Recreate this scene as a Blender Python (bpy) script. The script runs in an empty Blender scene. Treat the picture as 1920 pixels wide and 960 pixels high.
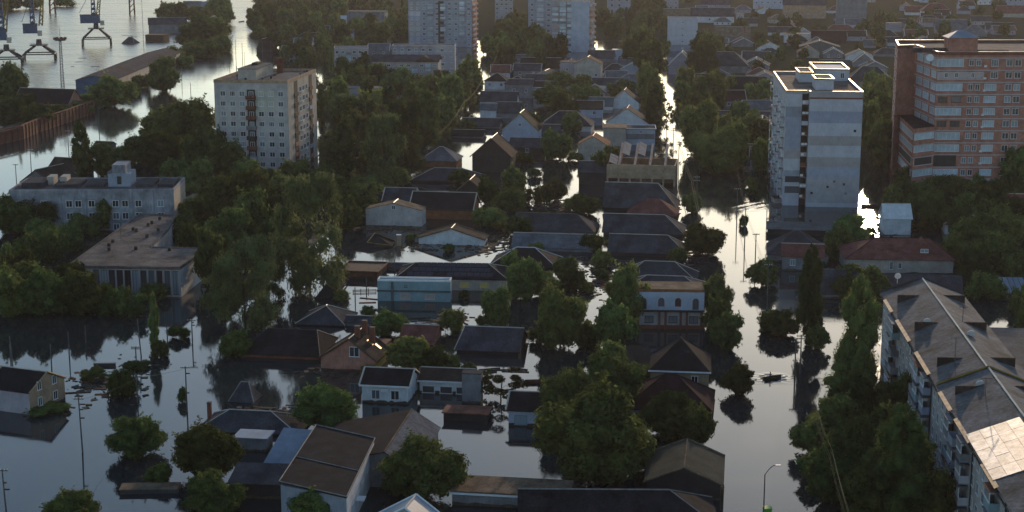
import bpy, bmesh, math, random
import numpy as np
from mathutils import Vector, Matrix, Euler, noise as mnoise

scene = bpy.context.scene
C = scene.collection
R = math.radians

# ------------------------------------------------------------------ camera
F_PX, CX, CY, CAM_H, PITCH = 3100.0, 960.0, 480.0, 75.0, math.atan(660 / 3100)
cam_d = bpy.data.cameras.new('camera')
cam = bpy.data.objects.new('camera', cam_d)
C.objects.link(cam)
cam.location = (0, 0, CAM_H)
cam.rotation_euler = (math.pi / 2 - PITCH, 0, 0)
cam_d.sensor_width = 36
cam_d.lens = F_PX / 1920 * 36
cam_d.shift_y = (CY - 480) / 1920
cam_d.clip_start = 1
cam_d.clip_end = 20000
scene.camera = cam

# ------------------------------------------------------------------ sky, sun, exposure
SUN_EL, SUN_AZ = R(9.8), R(12.45)          # azimuth measured from +Y towards +X
w = bpy.data.worlds.new('World')
scene.world = w
w.use_nodes = True
nt = w.node_tree
bg = nt.nodes['Background']
sky = nt.nodes.new('ShaderNodeTexSky')
sky.sky_type = 'NISHITA'
sky.sun_disc = False
sky.sun_elevation = SUN_EL
sky.sun_rotation = SUN_AZ
sky.air_density = 1.0
sky.dust_density = 0.5
sky.ozone_density = 2.0
nt.links.new(sky.outputs[0], bg.inputs[0])
bg.inputs[1].default_value = 0.15
sd = bpy.data.lights.new('sun', 'SUN')
sd.energy = 2.0
sd.angle = R(0.5)
sd.color = (1.0, 0.73, 0.48)
sun = bpy.data.objects.new('sun', sd)
C.objects.link(sun)
sun.location = (150, 300, 160)
sdir = Vector((math.sin(SUN_AZ) * math.cos(SUN_EL), math.cos(SUN_AZ) * math.cos(SUN_EL), math.sin(SUN_EL)))
sun.rotation_euler = sdir.to_track_quat('Z', 'Y').to_euler()
scene.view_settings.view_transform = 'Standard'
scene.view_settings.look = 'None'
scene.view_settings.gamma = 1
scene.view_settings.use_curve_mapping = False
scene.view_settings.exposure = 0.48
scene.cycles.max_bounces = 6
scene.cycles.transparent_max_bounces = 8
scene.cycles.volume_bounces = 0
scene.cycles.caustics_reflective = False
scene.cycles.caustics_refractive = False
scene.cycles.sample_clamp_indirect = 4

# ------------------------------------------------------------------ picture <-> place
def ray(px, py):
    v = py - CY
    return ((px - CX), F_PX * math.cos(PITCH) - v * math.sin(PITCH), -(F_PX * math.sin(PITCH) + v * math.cos(PITCH)))

def G(px, py, z=0.0):
    x, y, dz = ray(px, py)
    k = (z - CAM_H) / dz
    return Vector((x * k, y * k, z))

def Zat(py, D):
    x, y, dz = ray(CX, py)
    return CAM_H + dz * D / y

def pix(p):
    x, y, z = p[0], p[1], p[2] - CAM_H
    f = y * math.cos(PITCH) - z * math.sin(PITCH)
    u = y * math.sin(PITCH) + z * math.cos(PITCH)
    return (CX + F_PX * x / f, CY - F_PX * u / f)

def scale_at(py):                      # pixels per metre on the water line at picture row py
    a, b = G(960, py), G(961, py)
    return 1.0 / (b.x - a.x)

# ------------------------------------------------------------------ materials
MATS = {}
def mat(name, col, rough=0.8, var=0.25, nscale=0.6, bump=0.0, spec=0.12, metal=0.0, stripe=None, col2=None, fine=0.12, rnd=0.0):
    m = bpy.data.materials.new(name)
    m.use_nodes = True
    t = m.node_tree; N = t.nodes; L = t.links
    b = N['Principled BSDF']
    b.inputs['Roughness'].default_value = rough
    b.inputs['Specular IOR Level'].default_value = spec
    b.inputs['Metallic'].default_value = metal
    tc = N.new('ShaderNodeTexCoord')
    n1 = N.new('ShaderNodeTexNoise'); n1.inputs['Scale'].default_value = nscale; n1.inputs['Detail'].default_value = 6
    n1.inputs['Roughness'].default_value = 0.65
    L.new(tc.outputs['Object'], n1.inputs['Vector'])
    mx = N.new('ShaderNodeMix'); mx.data_type = 'RGBA'
    c2 = col2 if col2 else tuple(max(0, c * (1 - var * 1.6)) for c in col)
    c1 = col if col2 else tuple(min(1, c * (1 + var * 0.6)) for c in col)
    mx.inputs['A'].default_value = (*c2, 1); mx.inputs['B'].default_value = (*c1, 1)
    rm = N.new('ShaderNodeMapRange'); rm.inputs['From Min'].default_value = 0.32; rm.inputs['From Max'].default_value = 0.68
    L.new(n1.outputs['Fac'], rm.inputs['Value']); L.new(rm.outputs[0], mx.inputs['Factor'])
    n2 = N.new('ShaderNodeTexNoise'); n2.inputs['Scale'].default_value = nscale * 9; n2.inputs['Detail'].default_value = 3
    mp = N.new('ShaderNodeMapping'); mp.inputs['Scale'].default_value = (1, 1, 0.25)
    L.new(tc.outputs['Object'], mp.inputs[0]); L.new(mp.outputs[0], n2.inputs['Vector'])
    hs = N.new('ShaderNodeHueSaturation')
    r2 = N.new('ShaderNodeMapRange'); r2.inputs['To Min'].default_value = 1 - fine * 2.2; r2.inputs['To Max'].default_value = 1 + fine * 2.2
    L.new(n2.outputs['Fac'], r2.inputs['Value'])
    val = r2.outputs[0]
    if rnd:
        oi = N.new('ShaderNodeObjectInfo'); r3 = N.new('ShaderNodeMapRange')
        r3.inputs['To Min'].default_value = 1 - rnd; r3.inputs['To Max'].default_value = 1 + rnd
        L.new(oi.outputs['Random'], r3.inputs['Value'])
        mm = N.new('ShaderNodeMath'); mm.operation = 'MULTIPLY'
        L.new(val, mm.inputs[0]); L.new(r3.outputs[0], mm.inputs[1]); val = mm.outputs[0]
    L.new(val, hs.inputs['Value']); L.new(mx.outputs['Result'], hs.inputs['Color'])
    L.new(hs.outputs[0], b.inputs['Base Color'])
    if bump or stripe:
        bp = N.new('ShaderNodeBump'); bp.inputs['Strength'].default_value = bump or 0.4; bp.inputs['Distance'].default_value = 0.05
        if stripe:
            wv = N.new('ShaderNodeTexWave'); wv.wave_type = 'BANDS'; wv.bands_direction = stripe[0]
            wv.inputs['Scale'].default_value = stripe[1]; wv.inputs['Distortion'].default_value = 0.0
            L.new(tc.outputs['Object'], wv.inputs['Vector']); L.new(wv.outputs['Fac'], bp.inputs['Height'])
        else:
            L.new(n2.outputs['Fac'], bp.inputs['Height'])
        L.new(bp.outputs[0], b.inputs['Normal'])
    MATS[name] = m
    return m

M = MATS
mat('slate', (0.062, 0.064, 0.074), 0.95, 0.35, 0.35, 0.5, stripe=('X', 1.3), fine=0.30, spec=0.03)
mat('slate_mauve', (0.078, 0.068, 0.078), 0.95, 0.35, 0.35, 0.5, stripe=('X', 1.3), fine=0.30, spec=0.03)
mat('slate_pale', (0.14, 0.145, 0.16), 0.95, 0.3, 0.35, 0.5, stripe=('X', 1.3), fine=0.30, spec=0.03)
mat('slate_side', (0.06, 0.06, 0.07), 0.95, 0.35, 0.35, 0.5, stripe=('Y', 1.3), fine=0.2, spec=0.03)
mat('dark_roof', (0.026, 0.024, 0.028), 0.95, 0.35, 0.4, 0.3, fine=0.30, spec=0.03)
mat('brown_roof', (0.065, 0.046, 0.038), 0.95, 0.35, 0.4, 0.35, fine=0.30, spec=0.03)
mat('tan_roof', (0.20, 0.14, 0.095), 0.95, 0.35, 0.5, 0.3, fine=0.30, spec=0.03)
mat('red_roof', (0.19, 0.072, 0.060), 0.95, 0.3, 0.5, 0.4, stripe=('X', 2.2), fine=0.30, spec=0.03)
mat('darkred_roof', (0.045, 0.022, 0.026), 0.95, 0.3, 0.5, 0.4, stripe=('X', 2.2), fine=0.30, spec=0.03)
mat('orange_roof', (0.26, 0.11, 0.06), 0.95, 0.3, 0.5, 0.4, stripe=('X', 2.2), fine=0.15, spec=0.03)
mat('green_roof', (0.07, 0.07, 0.055), 0.95, 0.25, 0.4, 0.4, stripe=('Y', 2.0), fine=0.15, spec=0.03)
mat('blue_roof', (0.19, 0.225, 0.28), 0.45, 0.2, 0.4, 0.2, spec=0.5, fine=0.1)
mat('teal_roof', (0.09, 0.115, 0.125), 0.95, 0.25, 0.4, 0.3, fine=0.15, spec=0.03)
mat('white_metal', (0.62, 0.62, 0.62), 0.5, 0.15, 0.5, fine=0.1)
mat('bitumen', (0.15, 0.145, 0.145), 0.95, 0.4, 0.25, 0.3, col2=(0.075, 0.068, 0.066), fine=0.30, spec=0.03)
mat('bitumen_tan', (0.17, 0.14, 0.125), 0.95, 0.4, 0.22, 0.3, fine=0.30, spec=0.03)
mat('grey_panel', (0.46, 0.425, 0.41), 0.85, 0.2, 0.3, 0.2, fine=0.12)
mat('grey_panel_pale', (0.45, 0.44, 0.38), 0.85, 0.15, 0.3, 0.2, fine=0.12)
mat('white_wall', (0.62, 0.63, 0.64), 0.8, 0.18, 0.4, 0.15, fine=0.1)
mat('white_blue', (0.40, 0.44, 0.52), 0.8, 0.15, 0.4, 0.15, fine=0.1)
mat('panel_white', (0.46, 0.46, 0.51), 0.8, 0.12, 0.4, 0.15, fine=0.08, rnd=0.04)
mat('panel_blue', (0.31, 0.335, 0.42), 0.8, 0.12, 0.4, 0.15, fine=0.08, rnd=0.04)
mat('panel_beige', (0.34, 0.315, 0.325), 0.8, 0.12, 0.4, 0.15, fine=0.08, rnd=0.04)
mat('panel_pale', (0.38, 0.365, 0.385), 0.8, 0.12, 0.4, 0.15, fine=0.08, rnd=0.04)
mat('panel_grey', (0.27, 0.30, 0.36), 0.85, 0.15, 0.4, 0.15, fine=0.1, rnd=0.12)
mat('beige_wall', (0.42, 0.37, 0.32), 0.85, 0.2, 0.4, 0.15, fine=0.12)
mat('pink_wall', (0.40, 0.33, 0.31), 0.85, 0.2, 0.4, 0.15, fine=0.12)
mat('grey_wall', (0.20, 0.205, 0.22), 0.85, 0.25, 0.4, 0.15, fine=0.12)
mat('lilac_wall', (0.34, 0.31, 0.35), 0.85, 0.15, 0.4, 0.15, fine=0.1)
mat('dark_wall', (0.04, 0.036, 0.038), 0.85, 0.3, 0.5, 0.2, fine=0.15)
mat('turquoise_wall', (0.22, 0.33, 0.36), 0.7, 0.15, 0.4, 0.1, fine=0.08)
mat('yellow_wall', (0.62, 0.45, 0.13), 0.8, 0.15, 0.4, 0.1, fine=0.1)
mat('brick', (0.42, 0.19, 0.14), 0.85, 0.25, 0.5, 0.3, fine=0.16)
mat('brick_dark', (0.20, 0.075, 0.05), 0.85, 0.25, 0.5, 0.3, fine=0.16)
mat('brick_tan', (0.40, 0.27, 0.18), 0.85, 0.25, 0.5, 0.3, fine=0.16)
mat('ochre_wall', (0.30, 0.23, 0.14), 0.85, 0.25, 0.5, 0.2, fine=0.12)
mat('trim_white', (0.72, 0.72, 0.72), 0.6, 0.1, 0.6, fine=0.06)
mat('trim_warm', (0.50, 0.42, 0.34), 0.45, 0.15, 0.6, spec=0.6, fine=0.08)
mat('trim_metal', (0.34, 0.215, 0.045), 0.42, 0.3, 0.9, spec=0.4, metal=0.75, fine=0.2)  # metal trim with the gold of sun glints put into its colour
mat('trim_grey', (0.24, 0.225, 0.215), 0.8, 0.25, 0.8, fine=0.12)
mat('sunlit_rusty_gutter', (0.42, 0.25, 0.10), 0.5, 0.5, 0.9, spec=0.4, metal=0.35, fine=0.3, col2=(0.08, 0.05, 0.03))  # rust, with the gold of sunlit eave patches mixed into its colour
mat('trim_dark', (0.05, 0.048, 0.05), 0.7, 0.2, 0.6, fine=0.1)
mat('band_pink', (0.46, 0.38, 0.37), 0.8, 0.1, 0.5, fine=0.1)
mat('glazing_white', (0.42, 0.50, 0.56), 0.35, 0.2, 0.6, spec=0.6, fine=0.1, rnd=0.25)
mat('wood', (0.10, 0.065, 0.045), 0.85, 0.35, 0.8, 0.3, fine=0.2, rnd=0.2)
mat('timber_bright', (0.74, 0.46, 0.33), 0.75, 0.2, 0.8, 0.2, fine=0.15)
mat('pole_grey', (0.13, 0.125, 0.12), 0.85, 0.3, 0.6, fine=0.15)
mat('bark', (0.075, 0.06, 0.048), 0.9, 0.35, 1.2, 0.4, fine=0.2)
mat('crane_blue', (0.065, 0.115, 0.20), 0.55, 0.25, 0.5, fine=0.15)
mat('crane_dark', (0.055, 0.06, 0.07), 0.6, 0.25, 0.5, fine=0.15)
mat('crane_yellow', (0.32, 0.22, 0.06), 0.55, 0.25, 0.5, fine=0.15)
mat('rust', (0.19, 0.075, 0.052), 0.9, 0.4, 0.5, 0.3, fine=0.2)
mat('metal_sheet', (0.54, 0.525, 0.51), 0.5, 0.45, 0.9, 0.25, spec=0.5, metal=0.5, fine=0.3, rnd=0.3, col2=(0.22, 0.20, 0.18))
mat('worn_roof', (0.17, 0.175, 0.185), 0.9, 0.3, 0.22, 0.35, stripe=('Y', 0.9), col2=(0.050, 0.046, 0.043), fine=0.35, spec=0.05)
mat('school_wall', (0.29, 0.30, 0.335), 0.85, 0.35, 0.25, 0.2, fine=0.2)
mat('mud_mark', (0.085, 0.070, 0.052), 0.7, 0.4, 0.8, 0.1, fine=0.25)
mat('solar', (0.010, 0.014, 0.035), 0.5, 0.2, 0.5, spec=0.15, fine=0.05)
mat('boat_dark', (0.03, 0.03, 0.035), 0.6, 0.2, 0.8)
mat('skin', (0.35, 0.22, 0.16), 0.6, 0.1, 2)
mat('cable', (0.30, 0.21, 0.11), 0.9, 0.1, 1, spec=0.02)
mat('dish_white', (0.65, 0.65, 0.65), 0.5, 0.1, 1)
mat('bright_green', (0.10, 0.35, 0.06), 0.6, 0.1, 1)

def glass_mat():
    m = bpy.data.materials.new('window_glass'); m.use_nodes = True
    t = m.node_tree; N = t.nodes; L = t.links; b = N['Principled BSDF']
    oi = N.new('ShaderNodeObjectInfo'); cr = N.new('ShaderNodeValToRGB')
    e = cr.color_ramp.elements
    e[0].position = 0.0; e[0].color = (0.015, 0.017, 0.022, 1)
    e[1].position = 1.0; e[1].color = (0.28, 0.33, 0.36, 1)
    for p, c in ((0.55, (0.03, 0.034, 0.042, 1)), (0.78, (0.09, 0.11, 0.13, 1))):
        k = e.new(p); k.color = c
    L.new(oi.outputs['Random'], cr.inputs[0]); L.new(cr.outputs[0], b.inputs['Base Color'])
    b.inputs['Roughness'].default_value = 0.12
    b.inputs['Specular IOR Level'].default_value = 0.5
    M['glass'] = m
glass_mat()

def leaf_mat(name, c1, c2, trans=0.36):
    m = bpy.data.materials.new(name); m.use_nodes = True
    t = m.node_tree; N = t.nodes; L = t.links
    N.remove(N['Principled BSDF'])
    tc = N.new('ShaderNodeTexCoord'); n = N.new('ShaderNodeTexNoise'); n.inputs['Scale'].default_value = 5.0; n.inputs['Detail'].default_value = 5; n.inputs['Roughness'].default_value = 0.7
    L.new(tc.outputs['Object'], n.inputs['Vector'])
    r = N.new('ShaderNodeMapRange'); r.inputs['From Min'].default_value = 0.35; r.inputs['From Max'].default_value = 0.68
    L.new(n.outputs['Fac'], r.inputs['Value'])
    mx = N.new('ShaderNodeMix'); mx.data_type = 'RGBA'
    mx.inputs['A'].default_value = (*c1, 1); mx.inputs['B'].default_value = (*c2, 1)
    L.new(r.outputs[0], mx.inputs['Factor'])
    oi = N.new('ShaderNodeObjectInfo')
    hs = N.new('ShaderNodeHueSaturation')
    a = N.new('ShaderNodeMapRange'); a.inputs['To Min'].default_value = 0.478; a.inputs['To Max'].default_value = 0.54
    L.new(oi.outputs['Random'], a.inputs['Value']); L.new(a.outputs[0], hs.inputs['Hue'])
    v = N.new('ShaderNodeMath'); v.operation = 'MULTIPLY'; v.inputs[1].default_value = 7.31
    f = N.new('ShaderNodeMath'); f.operation = 'FRACT'
    L.new(oi.outputs['Random'], v.inputs[0]); L.new(v.outputs[0], f.inputs[0])
    b2 = N.new('ShaderNodeMapRange'); b2.inputs['To Min'].default_value = 0.5; b2.inputs['To Max'].default_value = 1.7
    L.new(f.outputs[0], b2.inputs['Value']); L.new(b2.outputs[0], hs.inputs['Value'])
    L.new(mx.outputs['Result'], hs.inputs['Color'])
    d = N.new('ShaderNodeBsdfDiffuse'); tr = N.new('ShaderNodeBsdfTranslucent'); ms = N.new('ShaderNodeMixShader')
    L.new(hs.outputs[0], d.inputs['Color'])
    h2 = N.new('ShaderNodeHueSaturation'); h2.inputs['Value'].default_value = 2.0; h2.inputs['Hue'].default_value = 0.485
    L.new(hs.outputs[0], h2.inputs['Color']); L.new(h2.outputs[0], tr.inputs['Color'])
    ms.inputs[0].default_value = trans
    L.new(d.outputs[0], ms.inputs[1]); L.new(tr.outputs[0], ms.inputs[2])
    L.new(ms.outputs[0], N['Material Output'].inputs['Surface'])
    M[name] = m
leaf_mat('leaf', (0.023, 0.034, 0.012), (0.125, 0.158, 0.048))
leaf_mat('leaf_grey', (0.024, 0.032, 0.015), (0.095, 0.112, 0.046))
leaf_mat('leaf_poplar', (0.027, 0.038, 0.014), (0.122, 0.150, 0.048))

# ------------------------------------------------------------------ mesh helpers
class MB:
    def __init__(s): s.v = []; s.f = []
    def add(s, vs, fs):
        o = len(s.v); s.v += [tuple(v) for v in vs]; s.f += [tuple(i + o for i in f) for f in fs]; return s
    def box(s, x0, y0, z0, x1, y1, z1):
        return s.add([(x0, y0, z0), (x1, y0, z0), (x1, y1, z0), (x0, y1, z0), (x0, y0, z1), (x1, y0, z1), (x1, y1, z1), (x0, y1, z1)],
                     [(0, 3, 2, 1), (4, 5, 6, 7), (0, 1, 5, 4), (1, 2, 6, 5), (2, 3, 7, 6), (3, 0, 4, 7)])
    def prism(s, top, th):                     # polygon (ccw from above) given thickness downward
        n = len(top); bot = [(p[0], p[1], p[2] - th) for p in top]
        f = [tuple(range(n)), tuple(range(2 * n - 1, n - 1, -1))]
        f += [(i, i + n, (i + 1) % n + n, (i + 1) % n) for i in range(n)]
        return s.add(list(top) + bot, f)
    def extr(s, poly, z0, z1):
        return s.prism([(p[0], p[1], z1) for p in poly], z1 - z0)
    def tube(s, a, b, r0, r1=None, n=6):
        a, b = Vector(a), Vector(b); r1 = r0 if r1 is None else r1
        q = (b - a).normalized().to_track_quat('Z', 'Y'); vs = []
        for p, r in ((a, r0), (b, r1)):
            for i in range(n):
                vs.append(p + q @ Vector((r * math.cos(2 * math.pi * i / n), r * math.sin(2 * math.pi * i / n), 0)))
        f = [(i, (i + 1) % n, (i + 1) % n + n, i + n) for i in range(n)]
        f += [tuple(range(n - 1, -1, -1)), tuple(range(n, 2 * n))]
        return s.add(vs, f)
    def bar(s, a, b, wd):                      # square bar between two points
        return s.tube(a, b, wd * 0.707, n=4)
    def mesh(s, name):
        me = bpy.data.meshes.new(name); me.from_pydata(s.v, [], s.f); me.update(); return me
    def build(s, name, material, parent=None, loc=None, rz=None):
        return obj(name, s.mesh(name), material, parent, loc, rz)

def obj(name, me, material, parent=None, loc=None, rz=None):
    o = bpy.data.objects.new(name, me)
    C.objects.link(o)
    if material is not None and len(me.materials) == 0:
        me.materials.append(M[material] if isinstance(material, str) else material)
    if parent is not None: o.parent = parent
    if loc is not None: o.location = loc
    if rz is not None: o.rotation_euler = (0, 0, rz)
    return o

def tag(o, label, cat, group=None, kind=None):
    if label: o['label'] = label
    if cat: o['category'] = cat
    if group: o['group'] = group
    if kind: o['kind'] = kind
    return o

def empty(name, loc, rz=0.0):
    o = bpy.data.objects.new(name, None); C.objects.link(o)
    o.empty_display_size = 0.5
    o.location = loc; o.rotation_euler = (0, 0, rz)
    return o

WCACHE = {}
def window(parent, face, u, v, wd, ht, W=0, Dp=0, frame='trim_white', style='two', name='window', pane='glass'):
    """window on a wall; u,v = centre along the wall / height. face: front, right, left, back"""
    key = (round(wd, 2), round(ht, 2), frame, style)
    if key not in WCACHE:
        a, b, t = wd / 2, ht / 2, min(0.09, wd * 0.09)
        fb = MB()
        fb.box(-a, -0.07, -b, -a + t, 0.03, b); fb.box(a - t, -0.07, -b, a, 0.03, b)
        fb.box(-a + t, -0.07, b - t, a - t, 0.03, b); fb.box(-a - 0.05, -0.12, -b - 0.03, a + 0.05, 0.03, -b + t)
        k = {'one': 0, 'two': 1, 'three': 2, 'five': 4, 'six': 5}[style]
        for i in range(k):
            x = -a + (i + 1) * wd / (k + 1)
            fb.box(x - t * 0.4, -0.065, -b + t, x + t * 0.4, 0.03, b - t)
        pb = MB(); pb.box(-a + t * 0.5, -0.035, -b + t * 0.5, a - t * 0.5, 0.02, b - t * 0.5)
        m1 = fb.mesh('window'); m2 = pb.mesh('pane')
        m1.materials.append(M[frame]); m2.materials.append(M[pane])
        WCACHE[key] = (m1, m2)
    m1, m2 = WCACHE[key]
    loc, rz = {'front': ((u, 0, v), 0), 'right': ((W, u, v), math.pi / 2), 'left': ((0, u, v), -math.pi / 2), 'back': ((u, Dp, v), math.pi)}[face]
    o = obj(name, m1, None, parent, loc, rz)
    p = obj('pane', m2, None, o)
    return o

def ring(mb, poly, z0, z1, t):                 # parapet ring along a closed polygon (ccw), thickness t inwards
    n = len(poly)
    for i in range(n):
        a = Vector(poly[i]).to_2d(); b = Vector(poly[(i + 1) % n]).to_2d(); d = (b - a).normalized(); nn = Vector((-d.y, d.x)) * t
        mb.extr([a + d * 0.004, b - d * (t + 0.004) , b + nn - d * (t + 0.004), a + nn + d * 0.004], z0, z1)

GROUND_Z = -2.6
RZ = R(-8.5)
LANDMARKS = []                                  # (phrase, px, py)
# ------------------------------------------------------------------ ground and water
def smooth(a, b, x):
    t = np.clip((x - a) / (b - a), 0, 1); return t * t * (3 - 2 * t)

def make_ground():
    xs = np.concatenate([np.linspace(-3000, -420, 10), np.linspace(-400, 520, 150), np.linspace(540, 3000, 10)])
    ys = np.concatenate([np.linspace(-300, 130, 6), np.linspace(146, 1680, 150), np.linspace(1760, 6000, 12)])
    X, YY = np.meshgrid(xs, ys)
    Y = YY * 1400 / F_PX                                    # depths below were measured with a shorter lens
    st = 44 + 0.152 * (Y - 92)                              # right kerb of the flooded street
    dry = smooth(6, 22, X - st) * smooth(208, 236, Y) + smooth(14, 26, X - st) * smooth(140, 150, Y) * (1 - smooth(168, 176, Y)) * 0.4
    bank = -128 - np.clip(Y - 280, 0, 400) * 0.31
    dry = np.maximum(dry, smooth(8, 30, X - bank) * smooth(395, 430, Y))
    dry = np.maximum(dry, smooth(760, 1000, Y) * smooth(40, 120, X - bank))
    dry = np.maximum(dry, smooth(1200, 1600, Y))
    nz = np.array([[mnoise.noise(Vector((x * 0.05, y * 0.05, 3.1))) for x in xs] for y in ys])
    Z = GROUND_Z + dry * (0.5 - GROUND_Z) + nz * 0.25 * np.clip(dry * 2, 0, 1)
    v = np.stack([X, YY, Z], -1).reshape(-1, 3)
    ny, nx = X.shape
    f = [(j * nx + i, j * nx + i + 1, (j + 1) * nx + i + 1, (j + 1) * nx + i) for j in range(ny - 1) for i in range(nx - 1)]
    me = bpy.data.meshes.new('ground'); me.from_pydata(v.tolist(), [], f); me.update()
    mat('soil', (0.055, 0.05, 0.034), 1.0, 0.4, 0.15, 0.0, spec=0.0, col2=(0.032, 0.042, 0.02), fine=0.2)
    o = obj('ground', me, 'soil'); o['kind'] = 'structure'
    return o
make_ground()

def make_water():
    me = MB().add([(-3000, -300, 0), (3000, -300, 0), (3000, 6000, 0), (-3000, 6000, 0)], [(0, 1, 2, 3)]).mesh('water')
    m = bpy.data.materials.new('flood_water'); m.use_nodes = True
    t = m.node_tree; N = t.nodes; L = t.links; b = N['Principled BSDF']
    b.inputs['Base Color'].default_value = (0.022, 0.027, 0.030, 1)
    b.inputs['Roughness'].default_value = 0.07
    b.inputs['IOR'].default_value = 1.333
    tc = N.new('ShaderNodeTexCoord')
    mp = N.new('ShaderNodeMapping'); mp.inputs['Scale'].default_value = (0.35, 0.8, 1); mp.inputs['Rotation'].default_value = (0, 0, 0.3)
    L.new(tc.outputs['Object'], mp.inputs[0])
    n = N.new('ShaderNodeTexNoise'); n.inputs['Scale'].default_value = 1.0; n.inputs['Detail'].default_value = 3
    L.new(mp.outputs[0], n.inputs['Vector'])
    n2 = N.new('ShaderNodeTexNoise'); n2.inputs['Scale'].default_value = 0.03; n2.inputs['Detail'].default_value = 2
    L.new(tc.outputs['Object'], n2.inputs['Vector'])
    r = N.new('ShaderNodeMapRange'); r.inputs['From Min'].default_value = 0.4; r.inputs['From Max'].default_value = 0.65
    r.inputs['To Min'].default_value = 0.15; r.inputs['To Max'].default_value = 1.0
    L.new(n2.outputs['Fac'], r.inputs['Value'])
    bp = N.new('ShaderNodeBump'); bp.inputs['Distance'].default_value = 0.005
    L.new(r.outputs[0], bp.inputs['Strength'])
    L.new(n.outputs['Fac'], bp.inputs['Height']); L.new(bp.outputs[0], b.inputs['Normal'])
    r4 = N.new('ShaderNodeMapRange'); r4.inputs['To Min'].default_value = 0.03; r4.inputs['To Max'].default_value = 0.065
    L.new(n2.outputs['Fac'], r4.inputs['Value']); L.new(r4.outputs[0], b.inputs['Roughness'])
    mp3 = N.new('ShaderNodeMapping'); mp3.inputs['Scale'].default_value = (0.018, 0.11, 1); mp3.inputs['Rotation'].default_value = (0, 0, 0.2); L.new(tc.outputs['Object'], mp3.inputs[0])
    n3 = N.new('ShaderNodeTexNoise'); n3.inputs['Scale'].default_value = 1.0; n3.inputs['Detail'].default_value = 4; L.new(mp3.outputs[0], n3.inputs['Vector'])
    r5 = N.new('ShaderNodeMapRange'); r5.inputs['From Min'].default_value = 0.48; r5.inputs['From Max'].default_value = 0.72; r5.inputs['To Max'].default_value = 0.045; L.new(n3.outputs['Fac'], r5.inputs['Value'])
    sm = N.new('ShaderNodeMath'); sm.operation = 'ADD'; L.new(r4.outputs[0], sm.inputs[0]); L.new(r5.outputs[0], sm.inputs[1])
    # the open harbour at the left is ruffled by wind, the streets are sheltered
    sx = N.new('ShaderNodeSeparateXYZ'); L.new(tc.outputs['Object'], sx.inputs[0])
    wd_ = N.new('ShaderNodeMapRange'); wd_.inputs['From Min'].default_value = -125; wd_.inputs['From Max'].default_value = -165
    wd_.inputs['To Min'].default_value = 0.0; wd_.inputs['To Max'].default_value = 1.0; L.new(sx.outputs['X'], wd_.inputs['Value'])
    far_ = N.new('ShaderNodeMapRange'); far_.inputs['From Min'].default_value = 480; far_.inputs['From Max'].default_value = 700; L.new(sx.outputs['Y'], far_.inputs['Value'])
    mu = N.new('ShaderNodeMath'); mu.operation = 'MULTIPLY'; L.new(wd_.outputs[0], mu.inputs[0]); L.new(far_.outputs[0], mu.inputs[1])
    ad = N.new('ShaderNodeMath'); ad.operation = 'MULTIPLY_ADD'; ad.inputs[1].default_value = 0.22; L.new(mu.outputs[0], ad.inputs[0]); L.new(sm.outputs[0], ad.inputs[2])
    L.new(ad.outputs[0], b.inputs['Roughness'])
    st_ = N.new('ShaderNodeMath'); st_.operation = 'MULTIPLY_ADD'; st_.inputs[1].default_value = 12.0; L.new(mu.outputs[0], st_.inputs[0]); L.new(r.outputs[0], st_.inputs[2])
    L.new(st_.outputs[0], bp.inputs['Strength'])
    M['water'] = m
    o = obj('water', me, 'water'); o['kind'] = 'structure'
make_water()

# ------------------------------------------------------------------ trees: shared crown and trunk meshes
def unit(v): return v / np.maximum(np.linalg.norm(v, axis=-1, keepdims=True), 1e-6)

def leaves_on(rng, cen, rad, n, size, squash=1.0, droop=0.0, inner=0.72):
    wgt = (rad ** 2); wgt = wgt / wgt.sum()
    idx = rng.choice(len(cen), n * 2, p=wgt)
    d = unit(rng.normal(size=(n * 2, 3)))
    rr = rad[idx] * (0.82 + 0.36 * rng.random(n * 2) ** 1.8)
    P = cen[idx] + d * rr[:, None] * np.array([1, 1, squash])
    keep = np.ones(len(P), bool)
    for c, r in zip(cen, rad):
        q = (P - c) / np.array([1, 1, squash]); keep &= np.linalg.norm(q, axis=1) > r * inner
    P, d = P[keep][:n], d[keep][:n]
    m = len(P)
    nrm = unit(d * 1.0 + rng.normal(size=(m, 3)) * 0.24 + np.array([0, 0, 0.15]))
    t = unit(np.cross(nrm, rng.normal(size=(m, 3))) + np.array([0, 0, -droop]))
    b = unit(np.cross(nrm, t))
    s = size * (0.6 + 0.8 * rng.random(m))[:, None]
    return P, t * s, b * s * (0.62 if droop == 0 else 0.4)

def ico(sub=1):
    bm = bmesh.new(); bmesh.ops.create_icosphere(bm, subdivisions=sub, radius=1.0)
    v = np.array([x.co[:] for x in bm.verts]); f = np.array([[q.index for q in p.verts] for p in bm.faces]); bm.free()
    return v, f
ICO = ico(2)

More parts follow.
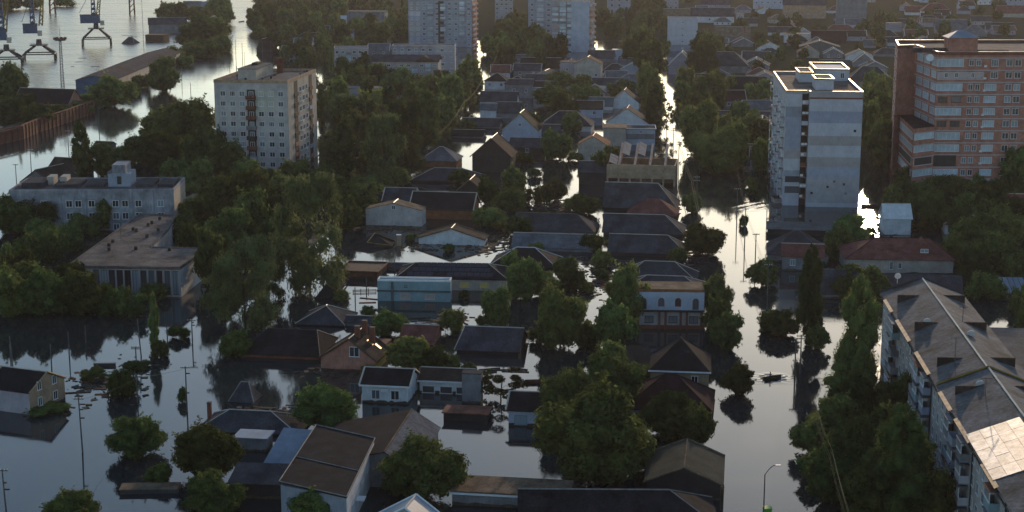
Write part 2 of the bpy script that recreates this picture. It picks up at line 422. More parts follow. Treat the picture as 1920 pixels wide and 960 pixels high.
def crown_mesh(kind, seed, n, size):
    rng = np.random.default_rng(seed)
    az = 1.0                                                   # height / width of the crown this mesh is meant for
    if kind == 'round':
        k = 30 + seed % 9
        d = unit(rng.normal(size=(k, 3))); r = 0.20 + 0.19 * rng.random(k) ** 0.7
        cen = d * r[:, None]; cen[:, 2] = cen[:, 2] * 0.9 + 0.46
        cen[:, 0] *= 1 + 0.25 * (rng.random() - .5)
        low = cen[:, 2] < 0.25; cen[low, :2] *= 0.75
        rad = 0.085 + 0.085 * rng.random(k)
        cen = np.vstack([cen, [[0, 0, 0.46], [.06, .05, .62], [-.07, -.03, .35]]]); rad = np.append(rad, [0.27, 0.2, 0.2])
        sq = 0.92; droop = 0; core = 0.66
    elif kind == 'poplar':
        k = 46; az = 3.0
        z = np.linspace(0.04, 0.96, k); prof = 0.40 * np.clip(np.sin(np.pi * z ** 0.8), 0.02, 1) ** 0.55
        ang = rng.random(k) * 6.28; q = 0.35 + 0.4 * rng.random(k)
        cen = np.stack([np.cos(ang) * prof * q, np.sin(ang) * prof * q, z], 1)
        rad = np.maximum(prof * (0.40 + 0.22 * rng.random(k)), 0.05)
        sq = 0.55; droop = -0.6; core = 0.7
    elif kind == 'willow':
        k = 40; az = 1.5
        z = 0.12 + 0.78 * rng.random(k); prof = 0.40 * np.sqrt(np.clip(1 - ((z - 0.42) / 0.62) ** 2, 0.03, 1))
        ang = rng.random(k) * 6.28; q = rng.random(k) ** 0.5
        cen = np.stack([np.cos(ang) * prof * q, np.sin(ang) * prof * q, z], 1)
        rad = 0.08 + 0.075 * rng.random(k)
        sq = 1.0; droop = 1.2; core = 0.55
    elif kind == 'sparse':
        k = 30
        d = unit(rng.normal(size=(k, 3))); r = 0.2 + rng.random(k) * 0.26
        cen = d * r[:, None]; cen[:, 2] += 0.52
        rad = 0.045 + 0.05 * rng.random(k)
        sq = 1.0; droop = 0; core = 0
    else:                                                      # bush: wide, low
        k = 18
        ang = rng.random(k) * 6.28; q = rng.random(k) ** 0.5 * 0.36
        cen = np.stack([np.cos(ang) * q, np.sin(ang) * q, 0.22 + 0.45 * rng.random(k) * (1 - q)], 1)
        rad = 0.11 + 0.10 * rng.random(k)
        sq = 1.3; droop = 0; core = 0.66
    # work in a space where the crown is 1 wide and az high, so that leaves and clumps keep their shape
    cen = cen * np.array([1, 1, az]); sqz = sq if kind != 'poplar' else 1.6
    P, A, B = leaves_on(rng, cen, rad, n, size, squash=sqz, droop=droop, inner=0.72 if core else 0.3)
    if kind == 'willow':                                       # hanging strands
        ex = n // 3; i = rng.integers(0, len(P), ex)
        P2 = P[i].copy(); P2[:, 2] -= 0.02 + 0.13 * rng.random(ex)
        P = np.vstack([P, P2]); A = np.vstack([A, A[i]]); B = np.vstack([B, B[i]])
    tw = 26 if kind in ('round', 'bush') else 14               # ragged twigs that stick out of the outline
    if kind != 'sparse':
        per = max(6, n // 400); i = rng.integers(0, len(cen), tw)
        o_ = unit(cen[i] - cen.mean(0) + rng.normal(size=(tw, 3)) * .12 + np.array([0, 0, .08]))
        t_ = rng.random((tw, per, 1)); q = cen[i][:, None] + o_[:, None] * (rad[i][:, None, None] * (0.85 + 0.75 * t_)) + rng.normal(size=(tw, per, 3)) * 0.016 * (1.4 - t_)
        q = q.reshape(-1, 3); m = len(q); nr = unit(rng.normal(size=(m, 3)) + np.array([0, 0, .6])); tt = unit(np.cross(nr, rng.normal(size=(m, 3)))); bb = np.cross(nr, tt)
        ss = size * (0.5 + 0.6 * rng.random(m))[:, None]
        P = np.vstack([P, q]); A = np.vstack([A, tt * ss]); B = np.vstack([B, bb * ss * .6])
    lo, hi = np.percentile(P, 1, axis=0), np.percentile(P, 99, axis=0)
    sc = np.array([1 / max(hi[0] - lo[0], hi[1] - lo[1])] * 2 + [1 / (hi[2] - lo[2])])
    off = np.array([(hi[0] + lo[0]) / 2, (hi[1] + lo[1]) / 2, lo[2]])
    s2 = sc / sc[0] * np.array([1, 1, 1]); 
    V = np.stack([P - A, P - B * 0.75, P + A, P + B * 0.75], 1).reshape(-1, 3)
    V = (V - off) * sc
    F = [np.arange(len(V), dtype=np.int32)]; S = [np.arange(0, len(V), 4, dtype=np.int32)]
    if core:
        iv, jf = ICO
        for c, r in zip(cen, rad):
            bump = 1 + 0.16 * rng.normal(size=(len(iv), 1))
            cv = (c + iv * r * core * bump * np.array([1, 1, sqz]) - off) * sc
            F.append((jf + len(V)).astype(np.int32).ravel()); S.append((np.arange(len(jf)) * 3 + sum(len(q) for q in F[:-1])).astype(np.int32)); V = np.vstack([V, cv])
    loops = np.concatenate(F); starts = np.concatenate(S)
    me = bpy.data.meshes.new('crown')
    me.vertices.add(len(V)); me.vertices.foreach_set('co', V.astype(np.float32).ravel())
    me.loops.add(len(loops)); me.loops.foreach_set('vertex_index', loops)
    me.polygons.add(len(starts)); me.polygons.foreach_set('loop_start', starts)
    me.update(calc_edges=True)
    return me

def trunk_mesh(seed, n=7):
    rng = random.Random(seed); mb = MB()
    p = Vector((0, 0, -0.35)); r = 0.030
    for i in range(4):
        q = p + Vector((rng.uniform(-.02, .02), rng.uniform(-.02, .02), 0.26)); mb.tube(p, q, r, r * 0.78, 7); p = q; r *= 0.78
        if i >= 1:
            for k in range(2):
                a = rng.uniform(0, 6.28); L = rng.uniform(0.2, 0.34)
                e = p + Vector((math.cos(a) * L, math.sin(a) * L, rng.uniform(0.10, 0.24)))
                m = (p + e) / 2 + Vector((0, 0, 0.03))
                mb.tube(p, m, r * 0.6, r * 0.4, 5); mb.tube(m, e, r * 0.4, r * 0.12, 5)
    return mb.mesh('trunk')

CROWN = {}
def crowns(kind, lod):
    key = (kind, lod)
    if key not in CROWN:
        n, s, k = {'near': (9500, 0.024, 4), 'mid': (4200, 0.037, 5), 'far': (1700, 0.056, 5)}[lod]
        if kind == 'sparse': n = n // 3
        if kind == 'bush': n = int(n * 0.6)
        lm = {'round': 'leaf', 'poplar': 'leaf_poplar', 'willow': 'leaf_grey', 'bush': 'leaf', 'sparse': 'leaf_grey'}[kind]
        out = []
        for i in range(k):
            me = crown_mesh(kind, 11 * i + 7 + len(kind), n, s); me.materials.append(M[lm]); out.append(me)
        CROWN[key] = out
    return CROWN[key]
TRUNKS = [trunk_mesh(i) for i in range(5)]
for t_ in TRUNKS: t_.materials.append(M['bark'])
TREES = []
trng = random.Random(5)
NAME = {'round': 'leafy_tree', 'poplar': 'poplar_tree', 'willow': 'willow_tree', 'bush': 'bush', 'sparse': 'thin_leaved_tree'}
def tree_at(x, y, wd, ht, kind='round', z=0.0, low=None, label=None):
    D = y
    s = F_PX / D; lod = 'near' if wd * s > 95 else ('mid' if wd * s > 42 else 'far')
    if low is None: low = {'round': 0.03, 'poplar': 0.02, 'willow': 0.02, 'bush': -0.03, 'sparse': 0.15}[kind]
    root = empty(NAME[kind], (x, y, z), trng.uniform(0, 6.28))
    cr = obj('crown', trng.choice(crowns(kind, lod)), None, root, (0, 0, ht * low))
    cr.scale = (wd, wd * trng.uniform(0.85, 1.1), ht * (1 - low))
    tk = obj('trunk', trng.choice(TRUNKS), None, root)
    tw = wd * (0.75 if kind != 'poplar' else 0.35)
    tk.scale = (tw, tw, ht * 0.85 if kind != 'bush' else ht * 0.6)
    root['category'] = 'tree' if kind != 'bush' else 'bush'
    root['label'] = label or ''
    TREES.append((root, cr, kind, ht, wd))
    return root

def T(xc, yb, wpx, yt, kind='round', low=None, label=None):
    p = G(xc, yb); s = F_PX / p.y * 1.0
    wd = wpx / scale_at(yb); ht = Zat(yt, p.y)
    return tree_at(p.x, p.y, wd, max(ht, 1.0), kind, 0.0, low, label)

# ------------------------------------------------------------------ evening haze: one closed box of thin even air
def make_haze():
    me = MB().box(-3100, -400, -4.0, 3100, 6100, 84).mesh('haze')
    m = bpy.data.materials.new('haze'); m.use_nodes = True; t = m.node_tree; N = t.nodes
    N.remove(N['Principled BSDF']); v = N.new('ShaderNodeVolumePrincipled')
    v.inputs['Color'].default_value = (0.88, 0.84, 0.90, 1); v.inputs['Density'].default_value = 0.00004; v.inputs['Anisotropy'].default_value = 0.5
    t.links.new(v.outputs[0], N['Material Output'].inputs['Volume'])
    M['haze'] = m
    o = obj('haze', me, 'haze'); o['kind'] = 'stuff'
make_haze()
# ------------------------------------------------------------------ houses
def roof_parts(root, w, d, ze, zr, kind, rmat, over=0.35, hl=0.0, hr=0.0, ap=0.5, th=0.13, cap='trim_warm', verge=None):
    """kind gx: ridge along the front; gy: ridge runs away from the front. hl/hr: hip inset at the two ridge ends"""
    L, Wd = (w, d) if kind == 'gx' else (d, w)
    f = (lambda a, b, z: (a, b, z)) if kind == 'gx' else (lambda a, b, z: (b, a, z))
    bm = Wd * ap
    s1 = (zr - ze) / bm; s2 = (zr - ze) / (Wd - bm)
    z1, z2 = ze - over * s1, ze - over * s2
    a0, a1 = (-over if hl == 0 else hl), (L + over if hr == 0 else L - hr)
    e0, e1 = -over, L + over
    mb = MB()
    def pr(pts):
        if kind == 'gy': pts = pts[::-1]
        mb.prism([f(*p) for p in pts], th)
    pr([(e0, -over, z1), (e1, -over, z1), (a1, bm, zr), (a0, bm, zr)])
    pr([(e1, Wd + over, z2), (e0, Wd + over, z2), (a0, bm, zr), (a1, bm, zr)])
    if hl: pr([(e0, Wd + over, z2), (e0, -over, z1), (a0, bm, zr)])
    if hr: pr([(e1, -over, z1), (e1, Wd + over, z2), (a1, bm, zr)])
    roof = mb.build('roof', rmat, root)
    if cap:
        cb = MB(); up = 0.03
        cb.bar(f(a0, bm, zr + up), f(a1, bm, zr + up), 0.16)
        if hl:
            cb.bar(f(a0, bm, zr + up), f(e0, -over, z1 + up), 0.13); cb.bar(f(a0, bm, zr + up), f(e0, Wd + over, z2 + up), 0.13)
        if hr:
            cb.bar(f(a1, bm, zr + up), f(e1, -over, z1 + up), 0.13); cb.bar(f(a1, bm, zr + up), f(e1, Wd + over, z2 + up), 0.13)
        cb.build('ridge_cap', cap, roof)
    if verge:
        for a in ([e0] if not hl else []) + ([e1] if not hr else []):
            vb = MB(); vb.bar(f(a, -over, z1 + .04), f(a, bm, zr + .04), 0.2); vb.bar(f(a, bm, zr + .04), f(a, Wd + over, z2 + .04), 0.2)
            vb.build('verge_board', verge, roof)
    return roof

def wall_part(root, w, d, ze, zr, kind, wmat, hl=0.0, hr=0.0, ap=0.5, z0=GROUND_Z):
    mb = MB()
    L, Wd = (w, d) if kind == 'gx' else (d, w)
    f = (lambda a, b, z: (a, b, z)) if kind == 'gx' else (lambda a, b, z: (b, a, z))
    mb.box(0, 0, z0, w, d, ze - 0.15)
    g = zr - 0.17 - (ze - 0.15)
    for a0, a1, hip in ((0, 0.25, hl), (L - 0.25, L, hr)):
        if hip: continue
        v = [f(a, b, z) for a in (a0, a1) for (b, z) in ((0, ze - 0.15), (Wd, ze - 0.15), (Wd * ap, ze - 0.15 + g))]
        mb.add(v, [(0, 1, 2), (5, 4, 3), (0, 3, 4, 1), (1, 4, 5, 2), (2, 5, 3, 0)])
    return mb.build('wall', wmat, root)

def chimney(root, x, y, z0, z1, s=0.55, m='brick_dark'):
    mb = MB(); mb.box(x - s / 2, y - s / 2, z0, x + s / 2, y + s / 2, z1)
    o = mb.build('chimney', m, root)
    MB().box(x - s / 2 - .06, y - s / 2 - .06, z1 + .003, x + s / 2 + .06, y + s / 2 + .06, z1 + 0.1).build('chimney_cap', 'trim_dark', o)

def house(kind, xl, xr, yb, ye, yr, d, wall, roof, label, rz=RZ, cat='house', name='house', wins=0, group=None, hl=None, hr=None,
          ap=0.5, over=0.35, cap='trim_warm', verge=None, chim=(), gutter=None, wv=None, wst='two', wsz=(1.1, 1.3), short=None, pane='glass', wframe='trim_white', gwin=False):
    mid = G((xl + xr) / 2, yb); s = scale_at(yb)
    w = (xr - xl) / s
    ze = max(Zat(ye, mid.y), 0.35)
    c, sn = math.cos(rz), math.sin(rz)
    root = empty(name, (mid.x - c * w / 2, mid.y - sn * w / 2, 0), rz)
    tag(root, label, cat, group)
    k = kind
    HL = HR = 0.0
    if kind == 'hip':
        k = 'gx' if w >= d else 'gy'
        HL = HR = min(min(w, d) * 0.5, max(w, d) * 0.46)
    if hl is not None: HL = hl
    if hr is not None: HR = hr
    if k == 'gx' and ap == 0.5:                # depth from the seen front slope, kept between shallow and steep pitches
        ra = ray(CX, yr); g = -ra[2] / ra[1]
        hx = lambda t: (CAM_H - g * mid.y - ze) / (g + t)
        d = 2 * min(max(d / 2, hx(0.85)), max(hx(0.46), 1.5))
        if HL and hl is None: HL = HR = min(min(w, d) * 0.5, max(w, d) * 0.46)
    if k == 'gx': zr = Zat(yr, mid.y + d * ap * c)
    else: zr = Zat(yr, mid.y + (HL if HL else 0))
    if kind == 'flat':
        zr = ze
        MB().box(0, 0, GROUND_Z, w, d, ze).build('wall', wall, root)
        r = MB().box(-over, -over, ze + 0.003, w + over, d + over, ze + 0.16).build('roof', roof, root)
        if verge:
            vb = MB(); ring(vb, [(-over, -over), (w + over, -over), (w + over, d + over), (-over, d + over)], ze + 0.163, ze + 0.42, 0.2); vb.build('parapet', verge, r)
    else:
        zr = max(zr, ze + 0.7)
        wall_part(root, w, d, ze, zr, k, wall, HL, HR, ap)
        r = roof_parts(root, w, d, ze, zr, k, roof, over, HL, HR, ap, cap=cap, verge=verge)
    if gutter:
        MB().box(-over, -over - 0.14, ze - 0.30, w + over, -over - 0.01, ze - 0.06).build('gutter', gutter, r)
    for i in range(wins):
        v = wv if wv else min(ze - 1.05, max(ze * 0.55, 0.75))
        window(root, 'front', w * (i + 0.5) / wins + trng.uniform(-.2, .2), v, *wsz, W=w, style=wst, pane=pane, frame=wframe)
    if gwin and k == 'gy':
        window(root, 'front', w * ap, ze + (zr - ze) * 0.3, 0.9, 1.0, W=w)
    if yb > 480 and ze > 1.2:                   # muddy tide mark with an uneven upper edge
        for (x0, y0, x1, y1, ox, oy) in ((0, 0, w, 0, 0, -.012), (w, 0, w, d, .012, 0)):
            n = 14; tb = MB(); top = [trng.uniform(.22, .5) for _ in range(n + 1)]
            vs = [(x0 + (x1 - x0) * i / n + ox, y0 + (y1 - y0) * i / n + oy, -.4) for i in range(n + 1)] + [(x0 + (x1 - x0) * i / n + ox, y0 + (y1 - y0) * i / n + oy, top[i]) for i in range(n + 1)]
            tb.add(vs, [(i, i + 1, i + n + 2, i + n + 1) for i in range(n)]).build('tide_mark', 'mud_mark', root)
    for (fx, fy, hh) in chim:
        L = fx * w, fy * d
        chimney(root, L[0], L[1], ze - .2, zr + hh)
    if short:
        LANDMARKS.append((short, (xl + xr) / 2, yb))
    root['_dims'] = (w, d, ze, zr)
    return root

H = house
# --- far houses along the middle blocks
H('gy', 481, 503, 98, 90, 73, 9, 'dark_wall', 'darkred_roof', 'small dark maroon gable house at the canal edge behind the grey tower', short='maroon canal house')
H('gx', 595, 648, 48, 38, 29, 8, 'white_wall', 'white_metal', 'long shed with bright white metal roof among far green trees', name='shed', cat='shed')
H('flat', 650, 722, 60, 22, 0, 10, 'grey_wall', 'bitumen', 'grey flat-roofed three-storey building behind trees right of the white-roofed shed', name='building', cat='building', wins=4)
H('gx', 624, 662, 82, 62, 56, 8, 'white_blue', 'slate', 'pale blue-white two-storey house among trees below the grey flat building', wins=2)
H('hip', 551, 612, 86, 75, 61, 8, 'white_wall', 'brown_roof', 'white cottage with brownish hipped roof among dense trees near the river')
H('gx', 590, 600, 22, 10, 7, 4, 'white_blue', 'blue_roof', 'tiny bright blue building standing above the far trees', name='building', cat='building')
H('hip', 908, 951, 168, 151, 137, 9, 'white_wall', 'dark_roof', 'white house with dark pyramid roof beside the sagging golden cables', wins=2)
H('gx', 951, 998, 184, 158, 148, 8, 'grey_wall', 'slate_mauve', 'pale grey house with mauve-grey roof and dark window, left of the white guttered house', wins=2)
H('gx', 999, 1036, 183, 163, 152, 6, 'white_blue', 'brown_roof', 'bluish house with brown roof and bright white gutter line', gutter='trim_white', wins=2, short='bluish house with white gutter')
H('gx', 985, 1048, 160, 152, 139, 9, 'lilac_wall', 'slate_mauve', 'long mauve roof behind the bluish house with white gutter')
H('gx', 899, 968, 196, 189, 171, 8, 'white_wall', 'slate', 'low slate roof with white wall end below the pyramid-roofed white house')
H('gx', 900, 930, 222, 205, 194, 6, 'white_wall', 'slate_pale', 'small white shed wall standing in bright water left of dark slate roof', name='shed', cat='shed')
H('gx', 930, 974, 222, 210, 191, 7, 'grey_wall', 'slate', 'dark slate roof beside the small white shed in bright water')
H('gx', 866, 936, 240, 236, 221, 8, 'grey_wall', 'slate', 'low dark roof almost level with water above the dark gabled house')
H('gx', 848, 905, 258, 254, 243, 7, 'grey_wall', 'dark_roof', 'dark sunken roof at the tree edge above the small hipped house')
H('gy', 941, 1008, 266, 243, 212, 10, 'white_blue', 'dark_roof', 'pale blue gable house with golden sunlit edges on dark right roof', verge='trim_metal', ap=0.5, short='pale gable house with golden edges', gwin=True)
H('gx', 1008, 1048, 256, 246, 233, 7, 'grey_wall', 'slate', 'small grey roof right of the golden-edged gable house')
H('gx', 955, 1022, 290, 275, 258, 8, 'dark_wall', 'slate', 'dark low house with white box on its wall right of the dark wooden gable house', wins=1)
H('hip', 1014, 1108, 246, 234, 208, 11, 'white_wall', 'slate', 'long grey slate-roofed house with two white wall patches and brown door', wins=2, short='long slate house')
H('gy', 1136, 1214, 242, 229, 203, 10, 'white_wall', 'slate', 'white gable house with slate roof above the cream flat building', short='white gable house')
H('gx', 1103, 1148, 206, 198, 182, 8, 'white_wall', 'teal_roof', 'small house with teal-grey metal roof left of twin white gable')
H('gy', 1142, 1198, 204, 192, 169, 9, 'white_wall', 'slate', 'far white gable with grey roof, behind the white gable house')
H('gx', 1077, 1101, 203, 197, 189, 5, 'grey_wall', 'orange_roof', 'tiny orange roof above the long slate house', name='shed', cat='shed')
H('gy', 1077, 1126, 150, 119, 107, 9, 'beige_wall', 'brown_roof', 'wide beige two-storey gable house in the far middle', wins=3, wv=2.2, short='wide beige gable house')
H('flat', 1050, 1077, 146, 117, 0, 8, 'lilac_wall', 'slate_mauve', 'plain lilac flat house joined left of the wide beige gable house', wins=1)
H('hip', 1127, 1176, 142, 135, 119, 9, 'white_wall', 'slate', 'grey roofed cottage with sunlit right hip right of the beige gable house')
H('gx', 1110, 1178, 166, 159, 146, 8, 'white_wall', 'slate', 'low white cottage with grey roof below the sunlit grey cottage')
H('gx', 1102, 1150, 116, 108, 94, 8, 'grey_wall', 'slate', 'grey roof tucked below the tall white-ended apartment block')
H('flat', 1148, 1167, 112, 94, 0, 6, 'white_blue', 'blue_roof', 'small pale blue box house right of the grey roof under the white-ended block')
H('gx', 975, 1050, 132, 126, 108, 8, 'grey_wall', 'dark_roof', 'dark roof under trees left of the lilac flat house')
# --- right of the flooded street, far
H('gy', 1253, 1302, 140, 122, 98, 11, 'lilac_wall', 'slate', 'white-edged gable house behind dark trees right of the flooded street', verge='trim_white')
H('hip', 1308, 1402, 138, 122, 97, 12, 'grey_wall', 'slate', 'broad grey hipped roof in the far right gardens', short='broad grey hipped roof')
H('gx', 1366, 1434, 188, 172, 143, 9, 'dark_wall', 'dark_roof', 'big dark brown roof between trees left of the tall white tower', short='dark brown roof')
H('gx', 1338, 1368, 178, 165, 150, 8, 'white_wall', 'slate_pale', 'pale wall house joined left of the big dark brown roof')
H('gx', 1340, 1442, 236, 228, 208, 9, 'grey_wall', 'slate', 'long low grey roof among trees left of the white tower')
H('gx', 1390, 1440, 300, 288, 270, 9, 'grey_wall', 'slate_mauve', 'greyish house wall behind the round trees near the white tower')
H('gy', 1392, 1436, 262, 245, 236, 8, 'grey_wall', 'slate', 'small grey gable with dark window left of the white tower', gwin=True)
H('gx', 1392, 1442, 122, 112, 96, 9, 'grey_wall', 'slate_mauve', 'grey sloping roofs with pale edge right of the broad hipped roof', verge='trim_white')
H('gx', 1378, 1394, 115, 110, 104, 5, 'beige_wall', 'tan_roof', 'tiny bright orange roof patch right of the broad grey hipped roof', name='shed', cat='shed')
H('gx', 1285, 1375, 44, 30, 14, 12, 'white_wall', 'slate_mauve', 'long grey-roofed hall with white wall behind the blank white block', name='building', cat='building', wins=3)
H('gx', 1315, 1368, 15, 8, -6, 12, 'lilac_wall', 'slate_mauve', 'long mauve two-storey building at the top edge', name='building', cat='building', wins=3)
H('flat', 1380, 1394, 44, 27, 0, 8, 'white_blue', 'slate', 'white house end with two windows beside the terracotta yard', wins=2)
H('gx', 1340, 1405, 82, 70, 50, 14, 'grey_wall', 'tan_roof', 'broad sandy orange roof with a chimney in the far right gardens', chim=((0.85, 0.3, 0.8),), short='broad sandy orange roof')
H('flat', 1412, 1468, 18, -6, 0, 10, 'white_blue', 'slate', 'pale bluish apartment building at top edge right of the reddish trees', name='building', cat='building', wins=5)
H('gx', 1468, 1548, 36, 9, -2, 12, 'brick_tan', 'slate_mauve', 'brown brick school-like building with mauve roof at the top right', name='building', cat='building', wins=6, wv=2.2)
H('flat', 1568, 1624, 50, -8, 0, 14, 'grey_wall', 'bitumen', 'tall blank grey building end at the top edge', name='building', cat='building', short='tall blank grey building')
H('flat', 1470, 1520, 82, 64, 0, 9, 'white_wall', 'tan_roof', 'white flat house with sandy sunlit roof left of dark red roof', wins=3)
H('gx', 1522, 1586, 84, 73, 57, 9, 'dark_wall', 'darkred_roof', 'dark red roof right of the white flat house')
H('gy', 1500, 1573, 104, 88, 77, 12, 'teal_roof', 'teal_roof', 'wide teal-grey gabled hall with sandy roof edge', verge='tan_roof', name='hall', cat='hall')
H('hip', 1548, 1605, 64, 58, 46, 9, 'grey_wall', 'red_roof', 'maroon roof below the tall blank grey building')
H('hip', 1728, 1782, 36, 20, 6, 11, 'white_wall', 'red_roof', 'white villa with maroon hipped roof and dark arches at the top right', wins=3, short='white villa with maroon roof')
H('gx', 1698, 1730, 30, 22, 11, 9, 'white_wall', 'red_roof', 'maroon-roofed wing joined left of the white villa')
H('flat', 1662, 1690, 62, 44, 0, 7, 'lilac_wall', 'slate_pale', 'small lilac flat house below the maroon-roofed wing')
H('gy', 1694, 1732, 64, 56, 38, 9, 'grey_wall', 'slate', 'grey gable house left of the large pale grey roofs')
H('gx', 1755, 1812, 66, 54, 36, 11, 'lilac_wall', 'slate_pale', 'large pale grey roof behind the brick tower penthouse')
H('hip', 1806, 1850, 70, 62, 46, 10, 'grey_wall', 'slate_pale', 'pale hipped roof directly above the brick tower')
H('hip', 1650, 1682, 74, 66, 56, 8, 'grey_wall', 'slate', 'small grey hip roof left of the brick tower')
H('gx', 1536, 1592, 140, 126, 112, 9, 'white_wall', 'slate', 'grey hipped roof standing right behind the white tower')
H('hip', 1590, 1672, 168, 150, 124, 11, 'grey_wall', 'slate', 'big grey hipped roof between the white tower and the brick tower', short='big grey hipped roof')
H('gy', 1600, 1640, 128, 116, 100, 9, 'grey_wall', 'slate_pale', 'pale-edged small roof behind the big grey hipped roof', verge='trim_white')
H('hip', 1640, 1690, 108, 100, 90, 8, 'grey_wall', 'slate_mauve', 'mauve roof left behind the brick tower')
H('gx', 1620, 1662, 92, 84, 74, 8, 'lilac_wall', 'slate_pale', 'pale lilac roof in the gardens above the towers')
H('gx', 1870, 1925, 34, 24, 10, 9, 'beige_wall', 'red_roof', 'red roof at the far top right corner')
H('gx', 1850, 1900, 62, 54, 42, 9, 'lilac_wall', 'slate_mauve', 'mauve roof below the top right red roof')
H('hip', 1420, 1465, 108, 101, 90, 9, 'grey_wall', 'slate', 'grey hip roof above left of the white tower')
H('gx', 1440, 1492, 68, 60, 50, 8, 'white_wall', 'slate_mauve', 'low white house with mauve roof above the grey hip roof')
# --- middle block, left column
H('hip', 788, 856, 313, 300, 275, 9.5, 'orange_roof', 'slate_pale', 'small house with pale grey hipped roof and wall tinted sunlit orange on the water', chim=(), short='small pale hipped house')  # orange of the wall is sunlight put into its colour
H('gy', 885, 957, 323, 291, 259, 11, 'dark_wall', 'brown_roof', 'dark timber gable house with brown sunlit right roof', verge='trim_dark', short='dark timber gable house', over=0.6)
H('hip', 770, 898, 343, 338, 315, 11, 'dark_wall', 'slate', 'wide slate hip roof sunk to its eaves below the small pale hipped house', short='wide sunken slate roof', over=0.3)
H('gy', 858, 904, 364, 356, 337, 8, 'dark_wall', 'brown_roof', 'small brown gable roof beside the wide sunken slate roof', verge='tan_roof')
H('gx', 718, 775, 392, 376, 352, 8, 'pink_wall', 'slate', 'slate-roofed wing joined left of the long brick house with dark roof', verge='trim_warm')
H('gx', 768, 886, 411, 391, 360, 10, 'orange_roof', 'dark_roof', 'long orange brick house with a dark roof', chim=(), verge='trim_warm', short='long orange brick house', gutter='trim_dark')
H('gy', 685, 792, 423, 393, 380, 5, 'grey_panel', 'tan_roof', 'pale damaged gable house with sandy patched roof', hl=None, short='pale damaged gable house', gwin=True, over=0.15)
H('gy', 784, 908, 459, 447, 428, 5, 'white_wall', 'brown_roof', 'flooded white gable with brown roof and bright ridge end', verge='tan_roof', short='flooded white gable')
H('flat', 636, 708, 522, 511, 0, 9, 'rust', 'wood', 'rusty brown flat shed at the water beside the willows', name='shed', cat='shed', verge='rust', short='rusty brown shed')
H('hip', 556, 646, 611, 606, 573, 9, 'dark_wall', 'slate', 'sunken slate hip roof beside the left willow', short='sunken slate roof')
H('gx', 648, 698, 612, 603, 592, 5, 'grey_wall', 'slate', 'low grey shed with mossy roof right of the sunken slate roof', name='shed', cat='shed')
H('gx', 712, 800, 506, 502, 495, 5, 'grey_wall', 'slate', 'long thin grey shed roof behind the turquoise building', name='shed', cat='shed')
H('hip', 450, 598, 672, 662, 617, 12, 'brick_dark', 'dark_roof', 'very dark long hip roof house left of the red brick gable', over=0.5, hl=3.0, hr=1.6, short='very dark hip roof house', cap='trim_dark')
H('gx', 752, 814, 646, 636, 609, 7, 'brick', 'red_roof', 'faded red roof peeping over the tree right of the brick gable house', verge='orange_roof', short='faded red roof')
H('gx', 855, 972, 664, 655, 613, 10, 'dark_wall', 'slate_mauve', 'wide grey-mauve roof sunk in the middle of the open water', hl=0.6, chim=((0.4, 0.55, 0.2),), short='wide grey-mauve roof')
wh = H('gx', 678, 766, 756, 721, 690, 9, 'white_wall', 'dark_roof', 'white cottage with two windows, air conditioner and dark brown roof', wins=0, verge='trim_warm', gutter='trim_white', short='white cottage with two windows')
H('gx', 786, 884, 738, 713, 690, 7, 'white_wall', 'brown_roof', 'white flooded veranda house with brown roof and white gutter', gutter='trim_white', verge='tan_roof', short='white veranda house', wins=3, wsz=(2.0, 1.2), wst='one', wv=0.6)
H('flat', 866, 902, 757, 702, 0, 2.0, 'grey_wall', 'slate', 'plain grey gate wall standing right of the white veranda house', name='shed', cat='shed', over=0.05)
H('flat', 831, 914, 790, 776, 0, 3.6, 'dark_wall', 'rust', 'low flooded shed with flat rusty roof in the open water', name='shed', cat='shed', over=0.25, short='rusty flat shed')
H('gx', 953, 1040, 800, 768, 735, 8, 'white_blue', 'dark_roof', 'pale blue house with two blue windows and dark roof', wins=2, wsz=(1.9, 1.5), verge='trim_warm', wv=0.95, wframe='blue_roof', short='pale blue house')
H('hip', 368, 560, 814, 808, 770, 10, 'dark_wall', 'slate', 'long sunken slate roof with a leaning brick chimney', chim=((0.03, 0.5, 0.9), (0.33, 0.55, 0.2)), hl=3.5, short='long sunken slate roof')
H('flat', 441, 500, 846, 822, 0, 3.2, 'grey_wall', 'blue_roof', 'small grey box shed with pale blue metal roof', name='shed', cat='shed', short='small blue-roofed shed')
H('gx', 495, 600, 885, 872, 806, 7.5, 'dark_wall', 'blue_roof', 'pale blue metal lean-to roof left of the big mono-pitch house', ap=0.93, rz=R(-16), name='shed', cat='shed', cap=None)
H('gx', 432, 535, 935, 905, 868, 6, 'dark_wall', 'slate', 'low dark slate roof left of the big mono-pitch house', ap=0.9, rz=R(-5), cap=None)
H('flat', 846, 1062, 952, 926, 0, 5.5, 'grey_wall', 'tan_roof', 'long brown flat-roofed garage with pale fascia near the bottom edge', name='garage', cat='garage', gutter='trim_white', short='long brown garage', over=0.3)
H('gx', 975, 1345, 1010, 985, 918, 10, 'dark_wall', 'dark_roof', 'long dark roof with pale hip ridge cut by the bottom edge', hr=5.5, cap='trim_grey', short='bottom slate roof', rz=R(-1))
H('gy', 672, 835, 1030, 1000, 950, 4, 'white_blue', 'blue_roof', 'blue-white metal gable roof peak at the bottom edge', verge='trim_white', rz=R(-14), ap=0.55)
H('gy', 1212, 1350, 935, 903, 875, 11, 'dark_wall', 'green_roof', 'dark gable shed with grey-green corrugated roof near the street', verge='tan_roof', cap='tan_roof', name='shed', cat='shed', rz=R(-8), short='grey-green gable shed', over=0.4)
